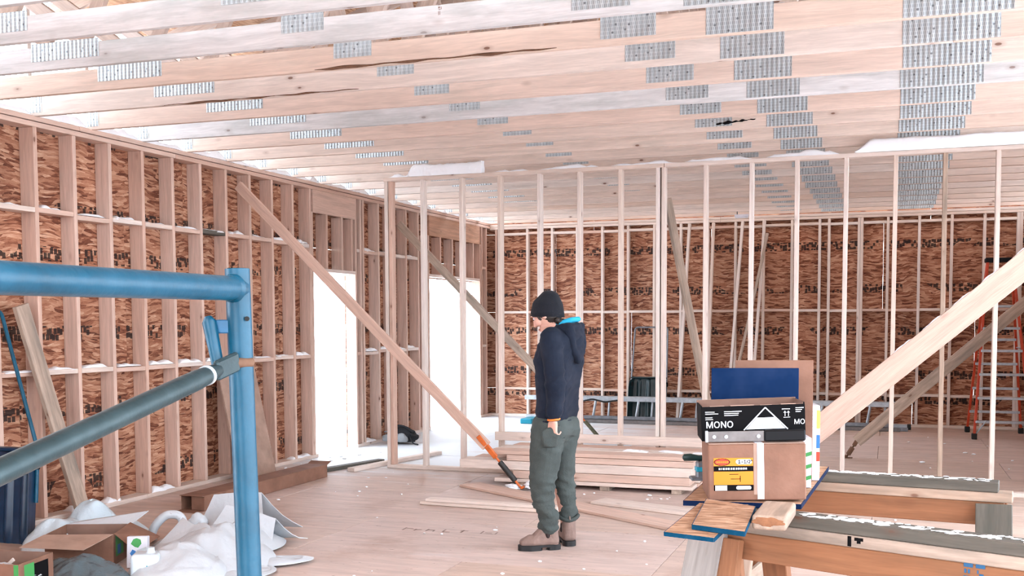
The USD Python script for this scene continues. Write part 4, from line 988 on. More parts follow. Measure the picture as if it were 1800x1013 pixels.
part(lb, 'emblem', disc(.046, .132, .027, .0125, -.0016), 'print_black', M=F, label='oval emblem outline'); part(lb, 'emblem', disc(.046, .132, .0245, .0108, -.0019), 'print_red', M=F, label='red oval emblem')
part(lb, 'emblem_print', join(*[box(.027+.0068*k, .0320+.0068*k, -.0022, -.0019, .129, .135, .0001) for k in range(6)]), 'print_orange', M=F, label='small lettering in the oval')
part(lb, 'size_panel', pill(.092, .146, .124, .141, -.0016), 'carton_white', M=F, label='white size panel')
TXT = lambda s, h, x, z, y: xf(xf(text(s, h, .0004), trs(rx=math.pi/2)), trs((x, y, z)))
part(lb, 'size_lettering', TXT('1-1/2"', .0105, .099, .1275, -.0017), 'print_black', M=F)
part(lb, 'band_lettering', join(*[box(x, x+w, -.0020, -.0016, .1055, .1125, .0001) for x, w in ((.034, .006), (.042, .003), (.048, .007), (.057, .006), (.065, .007), (.074, .006), (.082, .007), (.091, .005), (.098, .007), (.107, .006), (.115, .007), (.124, .005))]), 'print_white', M=F, label='line of small white lettering')
part(lb, 'nail_drawing', join(box(.074, .108, -.0017, -.0013, .0735, .0752, .0001), box(.105, .1072, -.0017, -.0013, .064, .085, .0001), box(.070, .100, -.0017, -.0013, .089, .091, .0001)), 'print_black', M=F, label='line drawing of a nail lying on its side')
part(lb, 'barcode', box(.022, .062, -.0020, -.0016, .0345, .0525, .0001), 'carton_white', M=F); part(lb, 'barcode_bars', join(*[box(.026+.004*k, .0275+.004*k+.0008*(k % 3), -.0023, -.002, .038, .0515, .0001) for k in range(8)]), 'print_grey', M=F)
part(lb, 'panel', pill(.092, .143, .0375, .0505, -.0019), 'carton_white', M=F, label='white panel'); part(lb, 'panel_lettering', join(*[box(.098+.008*k, .104+.008*k, -.0023, -.0020, .042, .046, .0001) for k in range(5)]), 'print_grey', M=F)
# open adhesive case on top
MB_ = NB+np.array([0, 0, NH+.005])+ex*(-.020)+ey*.055; MW, MD, MH = .35, .195, .118
t = thing('adhesive_case', 'open black and white adhesive case standing on the nail carton', 'cardboard box', tuple(MB_+ex*MW/2+ey*MD/2), BR_)
F = boxframe(MB_, math.radians(2.2)); th = .005
part(t, 'front', box(0, MW, 0, th, 0, MH, .001), 'print_black', M=F, label='black printed front'); part(t, 'back', box(0, MW, MD-th, MD, 0, MH+.010, .001), 'cardboard_inside', M=F)
part(t, 'side', box(0, th, th, MD-th, 0, MH+.002, .001), 'print_black', M=F); part(t, 'side', box(MW-th, MW, th, MD-th, 0, MH+.006, .001), 'print_black', M=F)
part(t, 'base', box(th, MW-th, th, MD-th, 0, th, .001), 'cardboard_inside', M=F)
part(t, 'lining', join(box(th, MW-th, th, th+.001, th, MH+.0015, .0002), box(th, th+.001, th, MD-th, th, MH+.003, .0002), box(MW-th-.001, MW-th, th, MD-th, th, MH+.007, .0002)), 'cardboard_inside', M=F, label='bare cardboard inside')
part(t, 'torn_edge', join(*[box(x, x+w, .0004, th-.0004, MH, MH+h, .0005) for x, w, h in ((.03, .05, .002), (.10, .08, .003), (.20, .04, .0015), (.27, .05, .003))]), 'cardboard_pale', M=F, label='torn pale top edge')
fr = lambda x, z: F
part(t, 'lettering', TXT('MONO', .0215, .014, .045, -.0006), 'print_white', M=F, label='white capital lettering'); part(t, 'lettering', TXT('MO', .0165, .311, .050, -.0006), 'print_white', M=F, label='white lettering cut off by the corner')
tri = lambda a, b, c, y: (np.array([[a[0], y, a[1]], [b[0], y, b[1]], [c[0], y, c[1]]]), np.array([[0, 1, 2]]))
def strip(p, q, w, y):
    p, q = np.array(p), np.array(q); d = (q-p)/np.linalg.norm(q-p); n_ = np.array([-d[1], d[0]])*w/2
    c_ = [p-n_, q-n_, q+n_, p+n_]; return (np.array([[a, y, b] for a, b in c_]), np.array([[0, 1, 2], [0, 2, 3]]))
apex, bl_, br_ = (.217, .110), (.143, .034), (.291, .034)
part(t, 'triangle', join(strip(apex, bl_, .0045, -.0007), strip(apex, br_, .0045, -.0007)), 'print_white', M=F, label='white triangle outline')
quad = (np.array([[.150, -.0006, .036], [.284, -.0006, .036], [.246, -.0006, .076], [.188, -.0006, .076]]), np.array([[0, 1, 2], [0, 2, 3]]))
part(t, 'triangle_panel', quad, 'print_white', M=F, label='pale panel in the triangle'); part(t, 'panel_lettering', TXT('MONO', .019, .186, .045, -.0009), 'print_grey', M=F, label='faint grey lettering')
for x, w, z in ((.014, .032, .098), (.014, .044, .0915), (.014, .024, .079), (.014, .026, .0725), (.078, .060, .098), (.078, .050, .0915), (.078, .048, .085), (.272, .028, .101), (.318, .028, .104), (.318, .022, .0975), (.318, .018, .091)): part(t, 'print_line', box(x, x+w, -.0008, -.0003, z, z+.0032, .0001), 'print_white', M=F)
part(t, 'arrows', join(box(.281, .2840, -.0008, -.0003, .078, .092, .0001), box(.2925, .2955, -.0008, -.0003, .078, .092, .0001), tri((.277, .090), (.288, .090), (.2825, .097), -.0007), tri((.2885, .090), (.2995, .090), (.294, .097), -.0007), box(.277, .300, -.0008, -.0003, .073, .0755, .0001)), 'print_white', M=F, label='this-way-up arrows')
# tool laid along the carton's front edge
TB = NB+np.array([0, 0, NH+.006])+ey*.012; F = boxframe(TB, math.radians(1.5))
t = thing('flat_bar_tool', 'flat steel bar with rivets and a black grip lying on the nail carton', 'tool', tuple(TB+ex*.16), BR_)
part(t, 'blade', box(-.006, .185, 0, .006, .001, .037, .0015), 'steel', M=F); part(t, 'grip', box(.185, .322, -.006, .014, .000, .039, .005), 'black_plastic', M=F)
for x in (.018, .058, .166): part(t, 'rivet', xf(xf(trimesh.creation.cylinder(.0065, .006, sections=16), trs(rx=math.pi/2)), trs((x, -.001, .019))), 'aluminium', M=F, smooth=40)
part(t, 'end_plate', box(-.012, -.002, -.004, .012, .000, .040, .0015), 'aluminium', M=F)
# things behind
CB = np.array([-.556, 3.968, Z0]); F = boxframe(CB)
P_ = np.array([-.369, 3.976, Z0])
t = thing('white_carton', 'white carton with green stripes behind the nail carton, right of it', 'cardboard box', tuple(P_+ex*.055+ey*.065), BR_); F = boxframe(P_)
part(t, 'carton', box(0, .110, 0, .125, 0, .185, .003), 'carton_white', M=F)
for z in (.018, .060, .105):
    part(t, 'stripe', (np.array([[.060, -.0005, z], [.1095, -.0005, z+.016], [.1095, -.0005, z+.030], [.060, -.0005, z+.014]]), np.array([[0, 1, 2], [0, 2, 3]])), 'print_green', M=F, label='green stripe')
P_ = np.array([-.425, 4.152, Z0])
t = thing('tall_white_carton', 'tall white carton with a coloured edge, rearmost of the boxes at right', 'cardboard box', tuple(P_+ex*.09+ey*.06), BR_); F = boxframe(P_)
part(t, 'carton', box(0, .185, 0, .12, 0, .288, .003), 'carton_white', M=F)
for z, h_, m in ((.20, .07, 'print_yellow'), (.125, .05, 'print_blue'), (.075, .035, 'print_red')):
    part(t, 'print', box(.1852, .1858, .012, .11, z, z+h_, .0001), m, M=F, label='coloured print'); part(t, 'print', box(.172, .1845, -.0006, -.0001, z, z+h_, .0001), m, M=F, label='coloured print')
for z in (.262, .248, .234, .206, .192): part(t, 'print_line', box(.125, .160, -.0008, -.0003, z, z+.004, .0001), 'print_grey', M=F)
P_ = np.array([-.618, 3.945, Z0])
t = thing('blue_panel', 'dark blue panel standing upright behind the open adhesive case', 'panel', tuple(P_+ex*.16), BR_)
part(t, 'panel', box(0, .315, 0, .012, .0, .437, .001), 'board_blue', M=boxframe(P_) @ trs(rx=-.0))
P_ = np.array([-.549, 4.072, Z0])
t = thing('cardboard_sheet', 'plain brown cardboard sheet standing behind the blue panel', 'cardboard', tuple(P_+ex*.14), BR_)
part(t, 'sheet', box(0, .288, 0, .005, 0, .462, .001), 'cardboard', M=boxframe(P_)); part(t, 'fold', box(0, .288, .0055, .0095, 0, .30, .001), 'cardboard', M=boxframe(P_))
t = thing('hand_tool', 'grey hand tool with a dark rounded handle left of the nail carton', 'tool', (-.69, 4.08, Z0))
F = frame((-.745, 4.06, .0), RIGHT*[1, 1, 0], (0, 0, 1) if 0 else (-.334, .94, 0))
part(t, 'grip', tube([(0, 0, 1.006), (.006, 0, 1.006), (.03, 0, 1.007), (.06, 0, 1.004), (.10, 0, 1.004)], [.006, .0135, .0145, .011, .011], 14), 'tool_green', M=F, smooth=50)
part(t, 'body', box(.052, .125, -.02, .02, Z0+.004, .992, .006), 'tube_dark', M=F); part(t, 'band', box(.050, .100, -.022, .022, .952, .972, .003), 'teal_plastic', M=F); part(t, 'base', box(.03, .13, -.03, .03, Z0-.001, Z0+.012, .003), 'tube_dark', M=F)

# ---------------------------------------------------------------- litter at the lower left
def open_box(t, x0, x1, y0, y1, z1, m, M=None, th=.005, inner='cardboard_inside'):
    part(t, 'base', box(x0, x1, y0, y1, .001, th), m, M=M)
    part(t, 'side', box(x0, x1, y0, y0+th, th, z1), m, M=M); part(t, 'side', box(x0, x1, y1-th, y1, th, z1), m, M=M)
    part(t, 'side', box(x0, x0+th, y0+th, y1-th, th, z1), m, M=M); part(t, 'side', box(x1-th, x1, y0+th, y1-th, th, z1), m, M=M)
    part(t, 'lining', join(box(x0+th, x1-th, y1-th-.001, y1-th, th, z1-.001, .0002), box(x1-th-.001, x1-th, y0+th, y1-th, th, z1-.001, .0002)), inner, M=M, label='paler inside face')
G1 = trs((-4.60, 4.42, 0), .18)
t = thing('scrap_carton', 'open carton of wood scraps cut off by the lower left corner', 'cardboard box', (-4.60, 4.42, 0), .18)
open_box(t, -.34, .21, -.02, .30, .235, 'cardboard', G1)
part(t, 'side_print', box(.2102, .2108, .03, .12, .09, .22, .0001), 'print_green', M=G1, label='green print'); part(t, 'side_print', box(.2102, .2108, .12, .25, .03, .21, .0001), 'print_black', M=G1, label='black print')
part(t, 'corner_print', box(.182, .2098, -.0206, -.0201, .06, .232, .0001), 'print_green', M=G1, label='green print')
r4 = random.Random(9)
for k in range(9):
    a = np.array([r4.uniform(-.30, .16), r4.uniform(.03, .25), r4.uniform(.10, .16)]); d = np.array([r4.uniform(-.5, .8), r4.uniform(-.25, .25), r4.uniform(.15, .5)])
    sc = stick(None, 'wood_scrap', (G1 @ [*a, 1])[:3], (G1 @ [*(a+d*.17), 1])[:3], .022, .010, (0, 0, 1), RNG.choice(['pine_pale', 'pine_stud']))
    setdata(sc.prim, 'splinter of wood among the scraps in the lower left carton', 'wood scrap', 'wood scraps in the lower left carton')
part(t, 'paper', lump(tuple((G1 @ [.0, .15, .14, 1])[:3]), (.40, .22, .10), 41, 3, .5), 'white_bag', smooth=50, label='crumpled white paper filling')
G2 = trs((-4.78, 5.36, 0), .36)
t = thing('flap_carton', 'open carton with spread flaps among the plastic wrap', 'cardboard box', (-4.78, 5.36, 0), .36)
open_box(t, -.23, .20, -.02, .33, .20, 'cardboard', G2)
def flapq(name, pts, m, lab): part(t, name, sheet(np.array(pts).reshape(2, 2, 3), 2, 2, .004), m, M=G2, label=lab)
flapq('front_flap', [[(-.23, -.02, .20), (-.29, -.24, .168)], [(.20, -.02, .20), (.10, -.25, .150)]], 'cardboard_pale', 'pale front flap bent outward')
flapq('right_flap', [[(.20, .0, .20), (.36, -.05, .09)], [(.20, .30, .215), (.42, .21, .14)]], 'cardboard', 'right flap folded down outside')
flapq('back_flap', [[(-.22, .33, .20), (-.20, .50, .19)], [(.20, .33, .20), (.27, .46, .262)]], 'white_bag', 'white back flap sticking up')
part(t, 'print', box(.2002, .2008, .02, .16, .05, .19, .0001), 'print_green', M=G2, label='green and white print'); part(t, 'print', box(.2010, .2016, .05, .11, .06, .12, .0001), 'print_blue', M=G2, label='blue print')
t = thing('printed_packet', 'white packet with green, blue and red print leaning right of the flap carton', 'packaging', (-4.40, 5.40, 0))
G3 = trs((-4.455, 5.37, .004), .42, .0, -.12)
part(t, 'packet', box(0, .125, 0, .06, 0, .195, .004), 'carton_white', M=G3)
leaf = lambda pts, y=-.0008: (np.array([[np.mean([p[0] for p in pts]), y, np.mean([p[1] for p in pts])]]+[[p[0], y, p[1]] for p in pts]), np.array([[0, 1+k, 1+(k+1) % len(pts)] for k in range(len(pts))]))
part(t, 'print', leaf([(.025, .15), (.04, .178), (.06, .185), (.085, .175), (.09, .15), (.07, .125), (.05, .13)]), 'print_green', M=G3, label='green print')
part(t, 'print', leaf([(.02, .09), (.035, .115), (.055, .105), (.06, .075), (.04, .06)]), 'print_blue', M=G3, label='blue print')
part(t, 'print', leaf([(.062, .11), (.12, .13), (.122, .04), (.065, .03)]), 'print_grey', M=G3, label='grey print')
part(t, 'print', leaf([(.02, .03), (.08, .035), (.085, .015), (.03, .01)]), 'print_red', M=G3, label='red print')

def cloth(c, outline, h, seed, th=.004, nr=22, folds=.05, sharp=1.0, lift=None):
    """a sheet crumpled into a heap: polar grid out to an outline given round the centre"""
    o = np.array(outline, float); na = 72
    ang = np.arctan2(o[:, 1]-c[1], o[:, 0]-c[0]); rad = np.hypot(o[:, 0]-c[0], o[:, 1]-c[1]); s = np.argsort(ang); ang, rad = ang[s], rad[s]
    A = np.linspace(-np.pi, np.pi, na, endpoint=False)
    R = np.interp(A, np.concatenate([ang-2*np.pi, ang, ang+2*np.pi]), np.tile(rad, 3))
    vs = [[c[0], c[1], h]]; 
    for i in range(1, nr+1):
        q = i/nr
        for a, r in zip(A, R):
            x, y = c[0]+r*q*math.cos(a), c[1]+r*q*math.sin(a)
            n1 = float(meshkit.fbm(np.array([x*4.2, y*4.2, seed*3.7]), 3, seed)); n2 = abs(float(meshkit.noise(np.array([x*7+y*5, y*3-x*2, seed*1.3]), seed+2))-.5)*2
            n3 = abs(float(meshkit.noise(np.array([x*11-y*6, y*9+x*5, seed*2.1]), seed+5))-.5)*2
            z = h*(1-q**1.6)**sharp*(.50+.95*n1)+folds*((1-n2)*1.0+(1-n3)*.7-.7)*(1-q)**.5+.012+.02*n1*(q > .8)
            if lift: z += lift(x, y, q)
            vs.append([x, y, max(.006, z)])
    f = [[0, 1+k, 1+(k+1) % na] for k in range(na)]
    for i in range(nr-1):
        for k in range(na):
            a, b = 1+i*na+k, 1+i*na+(k+1) % na; f += [[a, a+na, b+na], [a, b+na, b]]
    v, f = np.array(vs), np.array(f)
    low = v.copy(); low[:, 2] = np.maximum(.001, low[:, 2]-th); n = len(v)
    rim = [1+(nr-1)*na+k for k in range(na)]; g = [[a, n+a, n+b] for a, b in zip(rim, rim[1:]+rim[:1])]+[[a, n+b, b] for a, b in zip(rim, rim[1:]+rim[:1])]
    return (np.vstack([v, low]), np.vstack([f, f[:, ::-1]+n, np.array(g)]))
t = thing('white_sack', 'large empty white woven sack heaped on the floor behind the blue post', 'bag', (-4.12, 5.85, 0))
part(t, 'sack', cloth((-4.10, 5.85), [(-4.62, 5.95), (-4.44, 5.52), (-4.2, 5.30), (-3.80, 5.22), (-3.62, 5.55), (-3.86, 6.0), (-3.92, 6.36), (-4.2, 6.42), (-4.55, 6.32)], .20, 3, folds=.07), 'white_bag', smooth=24)
def tent(A, B, fl, fr, bl, br, seed, n=13, m=9):
    # a sheet folded over a ridge from A to B, its front and back edges on the floor
    P = []
    for i in range(n):
        s = i/(n-1); rg = np.array(A)*(1-s)+np.array(B)*s; f0 = np.array(fl)*(1-s)+np.array(fr)*s; b0 = np.array(bl)*(1-s)+np.array(br)*s
        for k in range(m):
            q = k/(m-1)*2-1; e = f0 if q < 0 else b0; a_ = abs(q)
            p_ = rg*(1-a_)+e*a_; w_ = float(meshkit.noise(np.array([s*3.1, q*2.3, seed*1.9]), seed))-.5
            p_ = p_+np.array([0, -.03 if q < 0 else .03, .07])*w_*(1-a_*.6)-np.array([0, 0, .05])*math.sin(math.pi*a_)*.8; p_[2] = max(.006, p_[2]); P.append(p_)
    return sheet(np.array(P), n, m, .004)
part(t, 'fold', tent((-4.60, 6.50, .29), (-4.24, 6.56, .31), (-4.70, 6.38, .01), (-4.08, 6.34, .10), (-4.74, 6.78, .01), (-4.05, 6.80, .02), 4), 'white_bag', smooth=22, label='peaked upper fold')
part(t, 'fold', tent((-4.30, 6.20, .24), (-3.93, 6.24, .17), (-4.36, 5.98, .12), (-3.84, 6.02, .03), (-4.34, 6.46, .05), (-3.80, 6.44, .02), 9), 'white_bag', smooth=22, label='folded-over sack mouth')
part(t, 'fold', tent((-4.38, 5.84, .25), (-3.98, 5.66, .21), (-4.46, 5.56, .07), (-4.02, 5.36, .08), (-4.30, 6.06, .14), (-3.84, 5.90, .06), 14), 'white_bag', smooth=22, label='creased middle fold')
part(t, 'handle', xf(tube(bend([(-.13, 0, .05), (-.10, 0, .14), (-.02, .01, .22), (.08, .02, .21), (.10, .02, .10)], .06), .030, 12), np.diag([1, 1, 1, 1])), 'white_bag', M=trs((-4.63, 6.02, 0), .34), smooth=50, label='looped carrying handle')
part(t, 'handle', lump((-4.47, 6.12, .15), (.14, .10, .14), 33, 2, .3), 'white_bag', smooth=50)
part(t, 'faded_print', join(*[xf(box(0, .018, 0, .003, 0, .0008, .0002), trs((-4.50+.022*k, 5.86+.05*math.sin(k*2.0), .262-.004*k), .6*k, .3)) for k in range(6)]), 'ink_grey', label='faded specks of print')
part(t, 'tail', cloth((-3.72, 5.62), [(-4.05, 5.40), (-3.85, 5.80), (-3.70, 5.90), (-3.46, 5.94), (-3.43, 5.88), (-3.6, 5.66), (-3.55, 5.3), (-3.8, 5.1)], .02, 12, folds=.03), 'white_bag', smooth=24)
part(t, 'fold', cloth((-4.02, 5.32), [(-4.34, 5.42), (-4.22, 5.10), (-3.95, 4.95), (-3.70, 5.10), (-3.78, 5.45), (-4.0, 5.6), (-4.25, 5.6)], .15, 15, folds=.03, sharp=.6), 'white_bag', smooth=24)
t = thing('plastic_jug', 'translucent white plastic jug lying among the sacks at the bottom edge', 'jug', (-4.115, 5.14, 0))
jug = m3.Manifold.batch_hull([m3.Manifold.sphere(.025, 24).translate((x, y, z)) for x in (-.058, .058) for y in (-.05, .05) for z in (.03, .15)])
part(t, 'body', jug, 'jug_white', M=trs((-4.115, 5.14, 0), .45), smooth=40)
part(t, 'neck', tube([(0, 0, .17), (0, 0, .19), (0, 0, .205)], [.03, .022, .022], 18), 'jug_white', M=trs((-4.095, 5.15, 0)), smooth=40)
part(t, 'mark', join(*[box(.0+.012*k, .008+.012*k, -.0765, -.0755, .08+.012*((k*5) % 3), .088+.012*((k*5) % 3), .0002) for k in range(3)]), 'teal_plastic', M=trs((-4.115, 5.14, 0), .45), label='small teal print')
t = thing('plastic_wrap', 'crumpled clear plastic wrap heaped at the foot of the leaning plank', 'plastic wrap', (-5.2, 5.8, 0))
part(t, 'wrap', cloth((-5.24, 5.68), [(-5.47, 5.66), (-5.36, 5.45), (-5.12, 5.45), (-5.06, 5.7), (-5.12, 5.92), (-5.34, 5.92)], .19, 22, folds=.07, sharp=.7), 'white_wrap', smooth=24)
part(t, 'wrap', cloth((-5.28, 6.02), [(-5.52, 6.05), (-5.35, 5.80), (-5.1, 5.86), (-5.02, 6.1), (-5.2, 6.25)], .24, 24, folds=.05, sharp=.9), 'white_wrap', smooth=24)
part(t, 'wrap', cloth((-4.97, 6.05), [(-5.15, 6.05), (-4.95, 5.93), (-4.80, 6.0), (-4.80, 6.10), (-4.95, 6.2)], .14, 26, folds=.03), 'white_wrap', smooth=24)
t = thing('clear_bag', 'grey clear plastic bag sagging in front of the flap carton', 'plastic bag', (-4.55, 5.0, 0))
part(t, 'bag', cloth((-4.42, 4.92), [(-4.80, 5.06), (-4.62, 4.84), (-4.35, 4.66), (-4.12, 4.85), (-4.14, 5.04), (-4.35, 5.14), (-4.6, 5.12)], .13, 31, folds=.06, sharp=.6), 'clear_plastic', smooth=50)
part(t, 'contents', cloth((-4.42, 4.93), [(-4.68, 5.0), (-4.5, 4.84), (-4.35, 4.76), (-4.22, 4.88), (-4.35, 5.05), (-4.55, 5.05)], .08, 33, folds=.05), 'tube_dark', smooth=50, label='dark contents')
for k, (A, B) in enumerate((((-4.75, 4.93, .012), (-4.35, 4.86, .012)), ((-4.72, 4.86, .012), (-4.28, 4.78, .012)))):
    board('dark_slat', ['rear', 'front'][k]+' dark slat on the floor below the clear plastic bag', A, B, .05, .016, (0, 1, 0), 'print_black')

r6 = random.Random(17); ms = []
for (a0, a1) in (((-.26, 3.565), (.50, 3.28)), ((-.30, 4.625), (.40, 4.54))):
    a0, a1 = np.array(a0), np.array(a1)
    for k in range(110):
        c_ = a0+(a1-a0)*r6.random()**1.2+np.array([.3, .95])*r6.uniform(-.030, .034)
        s_ = r6.uniform(.006, .022); ms.append(lump((c_[0], c_[1], ZS-.001), (s_*r6.uniform(1, 2.6), s_, .004), k, 1, .6))
snow('snow_dusting', ms, 'specks and patches of snow scattered along the tops of the two sawhorses')

part(floor, 'ink_stamp', join(*[xf(box(0, w, 0, h, 0, .0004, .0001), trs((-3.36+x*.9, 7.03+.09*x+dy*.8, .0004), .09)) for x, w, h, dy in ((0, .012, .10, 0), (.012, .05, .012, .085), (.10, .05, .012, .04), (.10, .012, .06, 0), (.20, .06, .012, .05), (.20, .012, .08, 0), (.26, .012, .05, 0), (.34, .012, .09, 0), (.352, .05, .012, .0), (.47, .06, .012, .08), (.495, .012, .09, 0), (.66, .012, .09, 0), (.69, .05, .012, .04), (.78, .012, .07, 0))]), 'ink_grey', label='faint worn ink stamp on a floor sheet')

# ---------------------------------------------------------------- the man
PX, PY, PR = -2.13, 6.79, .3409
PT = trs((PX, PY, 0), PR)          # local x to the right of the picture, y away from the camera, z up
man = thing('person', 'person in a dark beanie, navy hoodie and olive trousers standing with head bowed', 'person', (PX, PY, 0), PR)
f_ = np.array([-.90, .44, 0]); f_ /= np.linalg.norm(f_); l_ = np.array([-f_[1], f_[0], 0])      # facing, and the man's left (towards the camera)
V = lambda *a: np.array(a, float)
def sph(p, r, n=20): return m3.Manifold.sphere(r, n).translate(tuple(map(float, p)))
def ell(p, r, R=None, n=24):
    s = m3.Manifold.sphere(1.0, n).scale(tuple(r))
    A = np.zeros((3, 4)); A[:, :3] = np.eye(3) if R is None else R; A[:, 3] = p
    return s.transform(A)
def limb(pts, rad, n=20):
    return [m3.Manifold.batch_hull([sph(pts[i], rad[i], n), sph(pts[i+1], rad[i+1], n)]) for i in range(len(pts)-1)]
def union(ms): return m3.Manifold.batch_boolean(ms, m3.OpType.Add)
def tm(man_, refine=.012, it=10, lamb=.5, nu=.53):
    man_ = man_.refine_to_length(refine); m = man_.to_mesh()
    t_ = trimesh.Trimesh(np.array(m.vert_properties[:, :3]), np.array(m.tri_verts), process=True)
    if it: trimesh.smoothing.filter_taubin(t_, lamb=lamb, nu=nu, iterations=it)
    return t_
def folds(t_, amp, sc, seed, stretch=(1, 1, 1)):
    v = np.array(t_.vertices); n = np.array(t_.vertex_normals)
    q = v*np.array(stretch)*sc
    d = np.abs(meshkit.noise(q+seed, seed)-.5)*2; d2 = meshkit.noise(q*2.1+3, seed+1)
    t_.vertices = v+n*((.5-d)*amp+(d2-.5)*amp*.6)[:, None]
    return t_
def bodypart(name, t_, m, label=None, sm=60): return part(man, name, t_, m, M=PT, smooth=sm, label=label)

# joints (metres, picture right / away / up)
HIP = V(.035, .03, .90); hipL, hipR = HIP+l_*.085+V(0, 0, -.02), HIP-l_*.085+V(0, 0, -.02)
kneeL, kneeR = V(-.065, -.055, .455), V(.065, .125, .465)
ankL, ankR = V(-.015, -.035, .095), V(.118, .125, .10)
CH = V(.070, .035, 1.30); SH = V(.080, .04, 1.445)
shL, shR = SH+l_*.165+V(-.010, 0, -.03), SH-l_*.165+V(0, 0, -.03)
elL, wrL = shL+V(.022, -.075, -.285), shL+V(.012, -.070, -.515)
elR, wrR = shR+V(-.02, .06, -.28), shR+V(-.10, .03, -.50)
NECK0, NECK1 = V(.045, .03, 1.485), V(-.005, .015, 1.56)
HC = V(-.030, .005, 1.578)
# head frame: face turned down and forward
pitch_ = math.radians(30)
hf = f_*math.cos(pitch_)-V(0, 0, math.sin(pitch_)); hl = l_; hu = np.cross(hf, hl); hu = hu if hu[2] > 0 else -hu
HR = np.stack([hf, hl, hu], 1)
H = lambda a, b, c: HC+HR @ V(a, b, c)

# --- body: head with face, neck, trunk, arms, hands and legs as one surface
b = [ell(HC, (.096, .076, .106), HR), m3.Manifold.batch_hull([ell(H(.025, 0, -.055), (.062, .055, .055), HR), sph(H(.072, 0, -.098), .022)]),
     m3.Manifold.batch_hull([sph(H(.095, 0, .018), .008), sph(H(.112, 0, -.030), .0115), sph(H(.090, .014, -.035), .008), sph(H(.090, -.014, -.035), .008)]),      # nose
     ell(H(.090, 0, .030), (.014, .050, .010), HR), ell(H(.089, 0, -.066), (.013, .024, .007), HR), ell(H(.087, 0, -.079), (.013, .021, .007), HR)]   # brow, lips
for s in (-1, 1):
    b += [ell(H(-.008, s*.077, -.012), (.020, .008, .031), HR), ell(H(.060, s*.045, -.028), (.030, .026, .028), HR)]          # ears, cheeks
b += limb([NECK0-V(0, 0, .03), NECK1, HC+V(.005, .005, -.03)], [.062, .056, .055])
b += [m3.Manifold.batch_hull([sph(HIP+l_*.07, .095), sph(HIP-l_*.07, .095), sph(V(.045, .03, 1.05)+l_*.05, .085), sph(V(.045, .03, 1.05)-l_*.05, .085)]),
      m3.Manifold.batch_hull([sph(V(.045, .03, 1.05)+l_*.05, .085), sph(V(.045, .03, 1.05)-l_*.05, .085), sph(CH+l_*.09, .085), sph(CH-l_*.09, .085)]),
      m3.Manifold.batch_hull([sph(CH+l_*.09, .085), sph(CH-l_*.09, .085), sph(shL, .05), sph(shR, .05), sph(NECK0, .06)])]
b += limb([shL, elL, wrL], [.050, .038, .027])+limb([shR, elR, wrR], [.050, .038, .027])
b += limb([hipL, kneeL, ankL], [.085, .055, .042])+limb([hipR, kneeR, ankR], [.085, .055, .042])
b += [m3.Manifold.batch_hull([sph(ankL, .04), sph(ankL+V(-.16, -.01, -.065), .025), sph(ankL+V(.03, 0, -.06), .03)]), m3.Manifold.batch_hull([sph(ankR, .04), sph(ankR+V(.0, .16, -.07), .025), sph(ankR+V(0, -.02, -.065), .03)])]
def hand(w, dx, side, inward):
    """palm down from the wrist w along dx; fingers curl towards inward; the thumb leaves the palm's side edge"""
    dx = dx/np.linalg.norm(dx); inn = inward-dx*(inward@dx); inn /= np.linalg.norm(inn); ac = np.cross(dx, inn)*side     # ac: towards the thumb edge
    out = [m3.Manifold.batch_hull([sph(w, .023, 14), sph(w+dx*.035+ac*.024, .016, 14), sph(w+dx*.035-ac*.022, .016, 14), sph(w+dx*.085+ac*.030, .0125, 14), sph(w+dx*.080-ac*.030, .012, 14)])]
    for k, (o, L) in enumerate(((.030, .072), (.010, .080), (-.010, .074), (-.030, .058))):
        p0 = w+dx*(.082-.003*abs(k-1))+ac*o
        c1 = math.radians(28+6*k); c2 = math.radians(78+8*k); c3 = math.radians(115+8*k)
        p1 = p0+(dx*math.cos(c1)+inn*math.sin(c1))*L*.45; p2 = p1+(dx*math.cos(c2)+inn*math.sin(c2))*L*.32; p3 = p2+(dx*math.cos(c3)+inn*math.sin(c3))*L*.24
        out += limb([p0-dx*.02, p0, p1, p2, p3], [.010, .0095, .0088, .0080, .0070], 10)
    t0 = w+dx*.028+ac*.026; t1 = t0+(dx*.55+ac*.75+inn*.25)*.036; t2 = t1+(dx*.75+ac*.35+inn*.55)*.032; t3 = t2+(dx*.8+inn*.6)*.024
    out += limb([t0, t1, t2, t3], [.0135, .0115, .0098, .0082], 10)
    return out
b += hand(wrL+V(-.002, 0, -.012), V(-.10, -.02, -1.0), -1, f_*-.35-l_*.9)+hand(wrR+V(-.004, 0, -.01), V(-.15, .05, -1.0), 1, l_)
bd = tm(union(b), .0065, 5)
body = bodypart('body', bd, 'skin', sm=70)
for s in (-1, 1):
    e = tm(union([sph(H(.082, s*.031, .008), .0105, 16)]), .02, 0); part(body, 'eye', e, 'carton_white', M=PT, smooth=60)
    part(body, 'pupil', tm(union([sph(H(.0905, s*.032, .004), .0050, 10)]), .02, 0), 'print_black', M=PT, smooth=60)
    part(body, 'eyebrow', tm(union(limb([H(.098, s*.016, .036), H(.094, s*.034, .040), H(.082, s*.050, .034)], [.0035, .0042, .003], 8)), .01, 0), 'hair', M=PT, smooth=60)
part(body, 'lips', tm(union([ell(H(.094, 0, -.067), (.010, .021, .0045), HR, 16), ell(H(.092, 0, -.076), (.010, .018, .005), HR, 16)]), .01, 0), 'lips', M=PT, smooth=60)
hair = union([ell(H(-.018, 0, .002), (.092, .081, .098), HR)]+[sph(H(-.062+.01*(k % 2), .045-.022*k, -.085-.006*(k % 3)), .018, 12) for k in range(5)]+limb([H(.035, .077, .01), H(.028, .078, -.03)], [.009, .006], 10)+limb([H(.035, -.077, .01), H(.028, -.078, -.03)], [.009, .006], 10))
